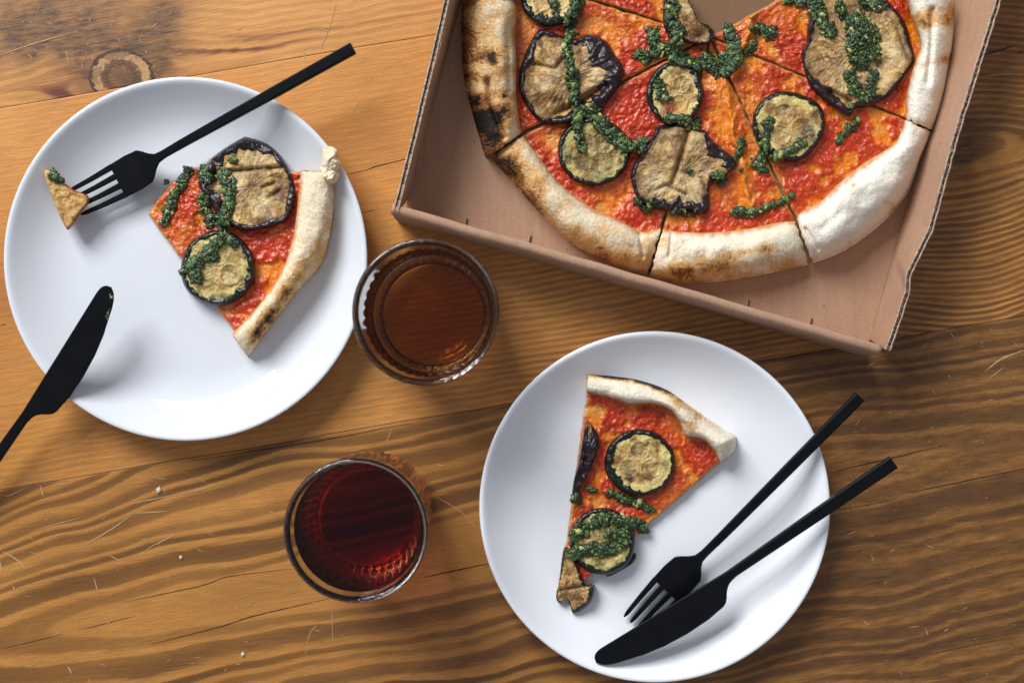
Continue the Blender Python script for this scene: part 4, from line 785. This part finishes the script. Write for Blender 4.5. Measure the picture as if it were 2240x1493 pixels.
def pesto(label, paths, seed, dens=1.0, kind='pesto', heap=1.0, zfix=None, size=1.0):
    rg = np.random.RandomState(seed); iv, it = ico(); nvv = len(iv); pts = []; hw = []
    for path, w in paths:
        p = resample(path, 60) if len(path) > 1 else np.tile(np.array(path, float), (2, 1)); Lp = np.sum(np.hypot(*np.diff(p, axis=0).T)); w = w * 1.12; A = (Lp + 1.6 * w) * 2 * w
        cnt = max(10, int(A * dens / 11)); s = rg.uniform(-0.03, 1.03, cnt); q = np.stack([np.interp(s, np.linspace(0, 1, len(p)), p[:, i]) for i in (0, 1)], -1)
        ww = w * (0.65 + 0.35 * np.sin(s * 17 + seed) * np.sin(s * 7.3 + seed * 2) + 0.2)
        a = rg.uniform(0, 6.28, cnt); rr = np.sqrt(rg.uniform(0, 1, cnt)); q = q + np.stack([np.cos(a), np.sin(a)], -1) * (rr * ww)[:, None]
        pts.append(q); hw.append(1 - rr ** 2)
    q = np.vstack(pts); hw = np.concatenate(hw); n = len(q)
    w_all = 1.0; big = rg.rand(n) < 0.16; r = np.where(big, rg.uniform(6.0, 9.0, n), rg.uniform(1.9, 4.6, n)) * (0.8 + 0.25 * hw); w0 = WX(q, 0.014); z = hsample(w0[:, 0], w0[:, 1], 1) if zfix is None else np.full(n, zfix); r = r * size
    z = z + hw * heap * rg.uniform(0.0, 0.0022, n) * np.where(big, 0.35, 1.0); P = WX(q, z)
    V = np.empty((n, nvv, 3)); C = np.empty((n, nvv, 4))
    ax = rg.normal(size=(n, 3, 3)); 
    sc = rg.uniform(0.55, 1.25, (n, 3)); ang = rg.uniform(0, 6.28, n)
    bl_ = iv[None] * (1 + 0.22 * rg.normal(size=(n, nvv, 1)).clip(-1.5, 1.5))
    x = bl_[..., 0] * sc[:, 0:1] * 1.25; y = bl_[..., 1] * sc[:, 1:2] * 0.85; zz = bl_[..., 2] * np.clip(sc[:, 2:3], .5, .95) * 0.62
    ca, sa = np.cos(ang)[:, None], np.sin(ang)[:, None]; R = (r * SP)[:, None]
    V[..., 0] = P[:, 0:1] + (x * ca - y * sa) * R; V[..., 1] = P[:, 1:2] + (x * sa + y * ca) * R; V[..., 2] = P[:, 2:3] + zz * R + R * 0.12
    pick = rg.rand(n); cols = np.where((pick < 0.60)[:, None], (0.018, 0.046, 0.006), np.where((pick < 0.85)[:, None], (0.046, 0.098, 0.012), np.where((pick < 0.95)[:, None], (0.12, 0.19, 0.030), (0.36, 0.36, 0.11))))
    cols = cols * rg.uniform(0.65, 1.35, (n, 1)); C[..., :3] = cols[:, None]; C[..., 3] = 0.24
    T = (it[None] + (np.arange(n) * nvv)[:, None, None]).reshape(-1, 3); V = V.reshape(-1, 3)
    o = obj(kind, mesh_np('pesto', V - np.array([P[:, 0].mean(), P[:, 1].mean(), P[:, 2].min()]), None, T, C.reshape(-1, 4)), M_PESTO, None, label=label, category='pesto', group='pesto dollops')
    o.location = (P[:, 0].mean(), P[:, 1].mean(), P[:, 2].min()); deposit(V); return o
pesto('long pesto streak running down over the curled purple aubergine', [([(1264, 2), (1252, 40), (1244, 85), (1240, 112), (1250, 150), (1256, 190), (1258, 218)], 12)], 1)
pesto('forked pesto streak across the zucchini on the golden crusted slice', [([(1262, 232), (1262, 262), (1266, 300), (1272, 325)], 9), ([(1285, 235), (1306, 258), (1338, 298), (1376, 318)], 14)], 2)
pesto('pesto smear on the zucchini round with thick black rind', [([(1210, 2), (1214, 14)], 10), ([(1216, 26), (1218, 34)], 4)], 3)
pesto('pesto dollop on top of the aubergine piece by the missing wedge', [([(1472, 4), (1468, 30), (1470, 42)], 13), ([(1484, 55), (1480, 78)], 13)], 4)
pesto('three armed pesto dollop left of the missing wedge tip', [([(1398, 118), (1420, 122), (1450, 108), (1480, 100)], 11), ([(1432, 72), (1432, 100)], 13), ([(1470, 92), (1466, 115), (1490, 128), (1528, 142)], 13), ([(1420, 130), (1410, 140)], 6)], 5, 1.1)
pesto('curved pesto dollop right of the missing wedge tip', [([(1594, 70), (1606, 92), (1602, 118), (1580, 138), (1560, 142)], 15), ([(1545, 122), (1556, 150), (1590, 152), (1616, 130)], 13)], 6, 1.1)
pesto('short pesto bar on the sauce beside the missing wedge', [([(1656, 62), (1690, 74)], 12)], 7)
pesto('small oval pesto drop beside the orange dough fold', [([(1650, 96), (1636, 116)], 9)], 8)
pesto('pesto at the top of the largest aubergine round', [([(1720, 0), (1760, 6)], 10), ([(1784, 4), (1796, 40), (1816, 74)], 15), ([(1835, 8), (1842, 30)], 9), ([(1885, -6), (1925, 12)], 16)], 9)
pesto('biggest pesto heap in the middle of the largest aubergine round', [([(1876, 50), (1890, 86), (1896, 118)], 30), ([(1868, 90), (1880, 130)], 20)], 10, 1.25, heap=1.8)
pesto('V shaped pesto dollop at the lower edge of the largest aubergine round', [([(1855, 162), (1868, 190), (1890, 212)], 12), ([(1912, 165), (1904, 195), (1890, 216)], 12), ([(1858, 230), (1862, 236)], 5)], 11)
pesto('short slanted pesto dash on sauce near the thick pale crust', [([(1834, 304), (1850, 288), (1877, 263)], 6)], 12)
pesto('L shaped pesto streak over the translucent seeded zucchini', [([(1681, 262), (1676, 300), (1668, 335), (1662, 366)], 9), ([(1752, 314), (1722, 332), (1685, 346)], 8), ([(1650, 356), (1672, 372)], 10)], 13)
pesto('thin pesto stroke crossing the cut near the front crust', [([(1604, 460), (1640, 466), (1676, 454)], 9), ([(1690, 448), (1734, 428)], 6)], 14)
pesto('pesto on the side of the wrinkled aubergine slice', [([(1562, 384), (1584, 394)], 10), ([(1507, 372), (1510, 380)], 3)], 15)
pesto('pesto scraps under the purple fringe of the wrinkled aubergine', [([(1390, 436), (1418, 464)], 5), ([(1472, 463), (1514, 466)], 6), ([(1424, 440), (1420, 458)], 3)], 16)
pesto('pesto scraps on the dough fold beside the wrinkled aubergine', [([(1624, 304), (1618, 330), (1608, 350)], 6), ([(1620, 368), (1622, 372)], 3)], 17)
pesto('pesto on the torn centred small zucchini', [([(1440, 184), (1452, 216)], 11), ([(1462, 256), (1494, 264), (1522, 276)], 10)], 18)
pesto('pesto scraps between the wrinkled aubergine and the streaked zucchini', [([(1384, 322), (1404, 312), (1414, 306)], 8), ([(1398, 332), (1410, 326)], 6)], 19)
pesto('curved pesto streak on the bitten edge of the bitten slice', [([(412, 376), (388, 415), (372, 450), (360, 482)], 9)], 20)
pesto('pesto band down the folded aubergine round of the bitten slice', [([(488, 374), (502, 420), (496, 465), (484, 492)], 13), ([(446, 366), (452, 398)], 9), ([(440, 430), (452, 455), (462, 488)], 11), ([(500, 350), (516, 350)], 5)], 21)
pesto('pesto smear over half the zucchini of the bitten slice', [([(490, 516), (462, 544), (430, 572), (412, 588)], 12), ([(420, 585), (430, 612)], 11), ([(500, 520), (512, 534)], 8), ([(440, 560), (470, 560)], 12)], 22)
pesto('tiny pesto fleck on the glossy plate beside the fork', [([(360, 397), (368, 398)], 4)], 23)
pesto('loose pesto trail across the sauce of the narrow slice', [([(1332, 1078), (1362, 1090), (1402, 1104), (1424, 1114)], 9), ([(1252, 1092), (1266, 1086)], 7), ([(1284, 1068), (1296, 1072)], 5)], 24, 0.9)
pesto('thick pesto layer on the zucchini near the tip of the narrow slice', [([(1256, 1170), (1288, 1148), (1322, 1134), (1362, 1140), (1392, 1142)], 13), ([(1250, 1208), (1282, 1202), (1330, 1200), (1368, 1186)], 14), ([(1394, 1142), (1414, 1160)], 9), ([(1330, 1165), (1370, 1165)], 9)], 25, 1.15)

# torn bread at the end of the crust on the glossy plate
def bread_blob(name, outline, h, root, seed, col=(0.82, 0.70, 0.50)):
    n = 80; rings = 22; o, c, rho, P = disc(outline, n, rings); X, Y = P[..., 0], P[..., 1]
    w0 = WX(P, 0.01); z = np.median(G1(w0[..., 0], w0[..., 1])) + h * np.sqrt(np.clip(1 - rho ** 2, 0, 1))[None] * (1 + 0.22 * fbm(X, Y, 24, 3, seed)) + 0.0012 + 0.0006 * fbm(X, Y, 8, 2, seed + 4)
    cc = mixc(np.array(col), np.array((0.66, 0.45, 0.20)), sstep(0.0, 0.7, fbm(X, Y, 12, 3, seed + 1)) * 0.7); cc = np.concatenate([cc, np.full(cc.shape[:2] + (1,), 0.75)], -1)
    V = WX(P, z).reshape(-1, 3); return child(name, mesh_np(name, V, grid_quads(n, rings + 1, True)[:, ::-1], None, cc.reshape(-1, 4)), M_CRUST, root)
bread_blob('torn_bread', [(707, 325), (722, 320), (738, 328), (740, 345), (748, 360), (740, 374), (728, 380), (712, 378), (703, 362), (705, 345)], 0.010, r1, 900)
bread_blob('torn_bread', [(700, 366), (718, 360), (736, 366), (744, 382), (734, 400), (716, 402), (702, 390)], 0.0150, r1, 910)

# bite of pizza on the fork
def bite():
    root = thing('pizza_bite', 'small triangular pizza bite speared on the fork over the glossy plate', 'pizza bite', W(146, 438, 0.014))
    out = [(97, 383), (108, 373), (137, 397), (161, 415), (192, 428), (194, 444), (178, 464), (153, 500), (143, 496), (121, 450)]
    n = 120; rings = 30; o, c, rho, P = disc(out, n, rings); X, Y = P[..., 0], P[..., 1]; e = (1 - rho)[None] * np.hypot(*(o - c).T)[:, None]
    z = 0.0185 + 0.0035 * np.sqrt(np.clip(1 - (1 - np.clip(e / 8, 0, 1)) ** 2, 0, 1)) + 0.0007 * fbm(X, Y, 16, 3, 70) + 0.00006 * (Y - c[1]) * -0.6
    cc = mixc(np.array((0.66, 0.40, 0.14)), np.array((0.42, 0.19, 0.05)), sstep(-.1, .7, fbm(X, Y, 18, 4, 71))); cc = mixc(cc, np.array((0.36, 0.04, 0.01)), sstep(6, 2, e + 2 * fbm(X, Y, 8, 2, 3)) * (X > 140) * 0.9)
    top = WX(P, z); low = WX(c + (o - c) * 0.97, np.full(n, 0.0135)); kk = rings + 1; V = np.vstack([top.reshape(-1, 3), low, WX(c[None], np.array([0.0132]))]); C = np.concatenate([cc, np.full(cc.shape[:2] + (1,), 0.45)], -1).reshape(-1, 4); C = np.vstack([C, np.tile([0.36, 0.05, 0.012, 0.3], (n + 1, 1))])
    i = np.arange(n); i2 = (i + 1) % n; q = np.concatenate([grid_quads(n, kk, True), np.stack([i * kk + kk - 1, i2 * kk + kk - 1, n * kk + i2, n * kk + i], -1)])
    T = np.stack([n * kk + i, n * kk + i2, np.full(n, n * kk + n)], -1)
    child('dough', mesh_np('dough', V, q[:, ::-1], T[:, ::-1], C), M_CRUST, root); deposit(top.reshape(-1, 3))
bite()
pesto('pesto fleck on the top corner of the speared bite', [([(108, 380), (122, 386), (132, 394)], 7)], 26)

# ------------------------------------------------------------------ cutlery
UP = 0.000274
def sweep(stations, bevel=0.22):
    """stations: (a, b_left, b_right, z_mid, thick) -> bevelled bar along +x; b across, metres"""
    V = []; k = 8
    for a, b0, b1, zc, t in stations:
        w = b1 - b0; bv = min(bevel * t, 0.3 * w); h = t / 2
        V += [(a, b0, zc - h + bv), (a, b0, zc + h - bv), (a, b0 + bv, zc + h), (a, b1 - bv, zc + h), (a, b1, zc + h - bv), (a, b1, zc - h + bv), (a, b1 - bv, zc - h), (a, b0 + bv, zc - h)]
    n = len(stations); Q = [(i * k + j, (i + 1) * k + j, (i + 1) * k + (j + 1) % k, i * k + (j + 1) % k) for i in range(n - 1) for j in range(k)]
    T = []
    for e in (0, n - 1):
        for j in range(1, k - 1): T.append((e * k, e * k + j, e * k + j + 1) if e == 0 else (e * k, e * k + j + 1, e * k + j))
    return np.array(V), np.array(Q)[:, ::-1] if False else np.array(Q), np.array(T)
def part(name, st, root, bevel=0.22, mirror=1, smooth=False):
    V, Q, T = sweep(st, bevel)
    if mirror < 0: V = V * np.array([1, -1, 1]); Q = Q[:, ::-1]; T = T[:, ::-1]
    me = mesh_np(name, V, Q, T, smooth=smooth); return obj(name, me, M_BLACK, root)
def place(root, p0, p1):
    """root's local x axis runs from p0 (handle end) to p1"""
    x = (p1 - p0).normalized(); y = Vector((0, 0, 1)).cross(x).normalized(); z = x.cross(y)
    m = Matrix((x, y, z)).transposed().to_4x4(); m.translation = p0; root.matrix_world = m
def fork(label, p0, p1):
    root = thing('fork', label, 'fork', group='black forks'); u = UP
    hz = lambda a: float(np.interp(a, [0, 420, 470, 505, 540, 600, 650, 705], [0, 0, -0.0006, -0.002, -0.0034, -0.0036, -0.0026, 0.0004]))
    hw = lambda a: float(np.interp(a, [0, 200, 430, 480, 496, 508, 520, 530, 560, 600], [13, 12, 9.5, 9, 11, 19, 31, 39, 41.5, 40]))
    tk = lambda a: float(np.interp(a, [0, 300, 440, 490, 540, 705], [0.0042, 0.0038, 0.0030, 0.0028, 0.0020, 0.0015]))
    S = lambda aa: [(a * u, -hw(a) * u, hw(a) * u, hz(a), tk(a)) for a in aa]
    part('handle', S(np.linspace(0, 446, 24)), root); part('head', S(np.concatenate([np.linspace(446, 496, 8), np.linspace(499, 600, 26)])), root, 0.3, smooth=False)
    for c0, c1 in ((-34, -29), (-11.5, -10), (11.5, 10), (34, 29)):
        st = []
        for a in np.linspace(598, 704, 16):
            t = (a - 598) / 106; c = c0 + (c1 - c0) * t; w = 6.6 - 2.2 * t - 2.6 * max(0, t - 0.9) * 10
            st.append((a * u, (c - w) * u, (c + w) * u, hz(a), tk(a)))
        part('tine', st, root)
    place(root, p0, p1); return root
def knife(label, p0, p1, mirror):
    root = thing('table_knife', label, 'knife', group='black knives'); u = UP
    st = [(a * u, -float(np.interp(a, [0, 200, 400], [15, 13.5, 10.5])) * u, float(np.interp(a, [0, 200, 400], [15, 13.5, 10.5])) * u, 0, float(np.interp(a, [0, 400], [0.0042, 0.0030]))) for a in np.linspace(0, 410, 20)]
    part('handle', st, root, mirror=mirror)
    aa = np.concatenate([np.linspace(410, 480, 22), np.linspace(484, 700, 100), np.linspace(702, 774, 30)])
    sp = np.interp(aa, [410, 431, 545, 700, 745, 756, 763, 768.5, 772, 773.5, 774], [-10.5, -10.5, -17, -25, -27.5, -27, -25, -21.5, -17, -13, -8])
    eg = np.interp(aa, [410, 418, 432, 442, 452, 460, 468, 477, 520, 574, 630, 680, 710, 735, 748, 757, 764, 769, 772.5, 774], [10.5, 11, 13.5, 18, 27, 38, 46, 49.5, 53.5, 53, 47, 36.5, 27.5, 20, 15, 10.5, 5.5, 0.5, -5, -9.5])
    ser = (aa > 500) & (aa < 690); eg = eg + ser * (np.arange(len(aa)) % 2) * 1.1
    st = [(a * u, s * u, e * u, 0.0, float(np.interp(a, [410, 440, 770], [0.0030, 0.0022, 0.0014]))) for a, s, e in zip(aa, sp, eg)]
    part('blade', st, root, 0.3, mirror=mirror); place(root, p0, p1); return root
fork('black fork with a pizza bite speared on its tines', W(773, 106, 0.0345), W(170, 441, 0.0150))
fork('black fork lying under the knife on the satin plate', W(1881, 867, 0.0325), W(1374, 1379, 0.0085))
dk = W(1954, 1010, 0.0340); tipk = W(1954 - 0.824 * 772, 1010 + 0.567 * 772, 0.0205)
knife('black knife lying across the fork on the satin plate', dk, tipk, 1)
knife('black knife propped on the rim of the glossy plate with pesto flecks', W(-172, 1234, 0.0040), W(-172 + 772 * 0.575, 1234 - 772 * 0.818, 0.0350), -1)

pesto('pesto flecks smeared near the tip of the knife on the plate rim', [([(240, 640), (243, 652)], 3), ([(238, 676), (234, 700)], 2)], 27, 0.8, heap=0.2, zfix=0.0352, size=0.5)
# ------------------------------------------------------------------ tumblers and drinks
def glass_mat():
    m, nt, p = nmat('clear_glass'); p.inputs['Base Color'].default_value = (0.97, 0.98, 0.97, 1); p.inputs['Transmission Weight'].default_value = 1; p.inputs['IOR'].default_value = 1.48; p.inputs['Roughness'].default_value = 0.01; return m
def drink_mat(name, col, dens):
    m, nt, p = nmat(name); p.inputs['Base Color'].default_value = (1, 1, 1, 1); p.inputs['Transmission Weight'].default_value = 1; p.inputs['IOR'].default_value = 1.34; p.inputs['Roughness'].default_value = 0.0
    v = N(nt, 'ShaderNodeVolumeAbsorption'); v.inputs['Color'].default_value = (*col, 1); v.inputs['Density'].default_value = dens
    L(nt, v.outputs[0], nt.nodes['Material Output'].inputs['Volume']); return m
M_GLASS = glass_mat()
GH = 0.085
INNER = [(0.0366, GH - 0.0016), (0.0363, 0.078), (0.0353, 0.060), (0.0344, 0.042), (0.0334, 0.026), (0.0324, 0.017), (0.0300, 0.0120), (0.022, 0.0103), (0.0, 0.0100)]
def lathe(prof, n, flute=None):
    k = len(prof); th = np.linspace(0, 2 * np.pi, n, endpoint=False); V = np.zeros((n, k, 3))
    for i, (r, z) in enumerate(prof):
        rr = np.full(n, max(r, 1e-6))
        if flute is not None: rr = rr + flute(i, r, z, th)
        V[:, i, 0] = np.cos(th) * rr; V[:, i, 1] = np.sin(th) * rr; V[:, i, 2] = z
    return V.reshape(-1, 3), grid_quads(n, k, True)
def tumbler(label, cx, cy, R, level, mat, dlabel, dname):
    base = W(cx, cy, GH); base.z = 0.0004; sc = R / 0.0400
    outer = [(0.0, 0.0016), (0.024, 0.0014), (0.030, 0.0), (0.0335, 0.0006), (0.0355, 0.003), (0.0366, 0.008)] + [(0.0370 + 0.0012 * t, 0.010 + 0.052 * t) for t in np.linspace(0, 1, 26)] + [(0.0385, 0.065), (0.0392, 0.075), (0.0399, 0.0835), ] + [(0.0383 + 0.0016 * math.cos(a), GH - 0.0012 + 0.0016 * math.sin(a)) for a in np.linspace(0.15, math.pi * 0.95, 9)]
    outer = np.array(outer); inner = resample(np.array(INNER), 44); no = len(outer)
    prof = [tuple(p) for p in outer] + [tuple(p) for p in inner]; prof = [(r * sc, z) for r, z in prof]
    NF = 40
    def fl(i, r, z, th):
        if i < no: a = 0.00055 * float(np.interp(z, [0.0, 0.006, 0.014, 0.050, 0.060, 0.064], [0, 0.5, 1, 1, 0.7, 0])) * (r > 0.034)
        else: a = 0.00016 * float(np.interp(z, [0.011, 0.016, 0.05, 0.062], [0, 1, 1, 0]))
        band = 1 + (0.25 * math.sin(z / 0.0042 * 2 * math.pi) if i < no else 0)
        return a * (np.abs(np.cos(th * NF / 2)) * 2 - 1) * band
    V, q = lathe(prof, NF * 8, fl); g = obj('drinking_glass', mesh_np('drinking_glass', V, q), M_GLASS, None, label=label, category='glass', group='ribbed tumblers'); g.location = base
    # liquid: slightly larger than the cavity so the walls touch
    ir = lambda z: float(np.interp(z, [p[1] for p in INNER][::-1], [p[0] for p in INNER][::-1])) * sc
    zz = np.linspace(0.0125, level, 20); lp = [(0.0, 0.0099), (0.0200 * sc, 0.0103)] + [(ir(z) + 0.0004, z - 0.00004) for z in zz] + [(ir(level) - 0.0004, level - 0.0003), (ir(level) - 0.0016, level - 0.0008), (0.0, level - 0.0009)]
    V, q = lathe(lp, 120); d = obj(dname, mesh_np(dname, V, q), mat, None, label=dlabel, category='drink', group='cold drinks'); d.location = base
tumbler('ribbed clear tumbler touching the glossy plate, less than half full', 931, 682, 0.0403, 0.034, drink_mat('amber_drink', (0.82, 0.60, 0.05), 135), 'amber drink filling the lower part of the tumbler by the box', 'amber_drink')
tumbler('ribbed clear tumbler filled almost to the brim', 778, 1160, 0.0396, 0.073, drink_mat('dark_red_drink', (0.84, 0.36, 0.03), 95), 'dark reddish drink filling the other tumbler near the brim', 'dark_red_drink')
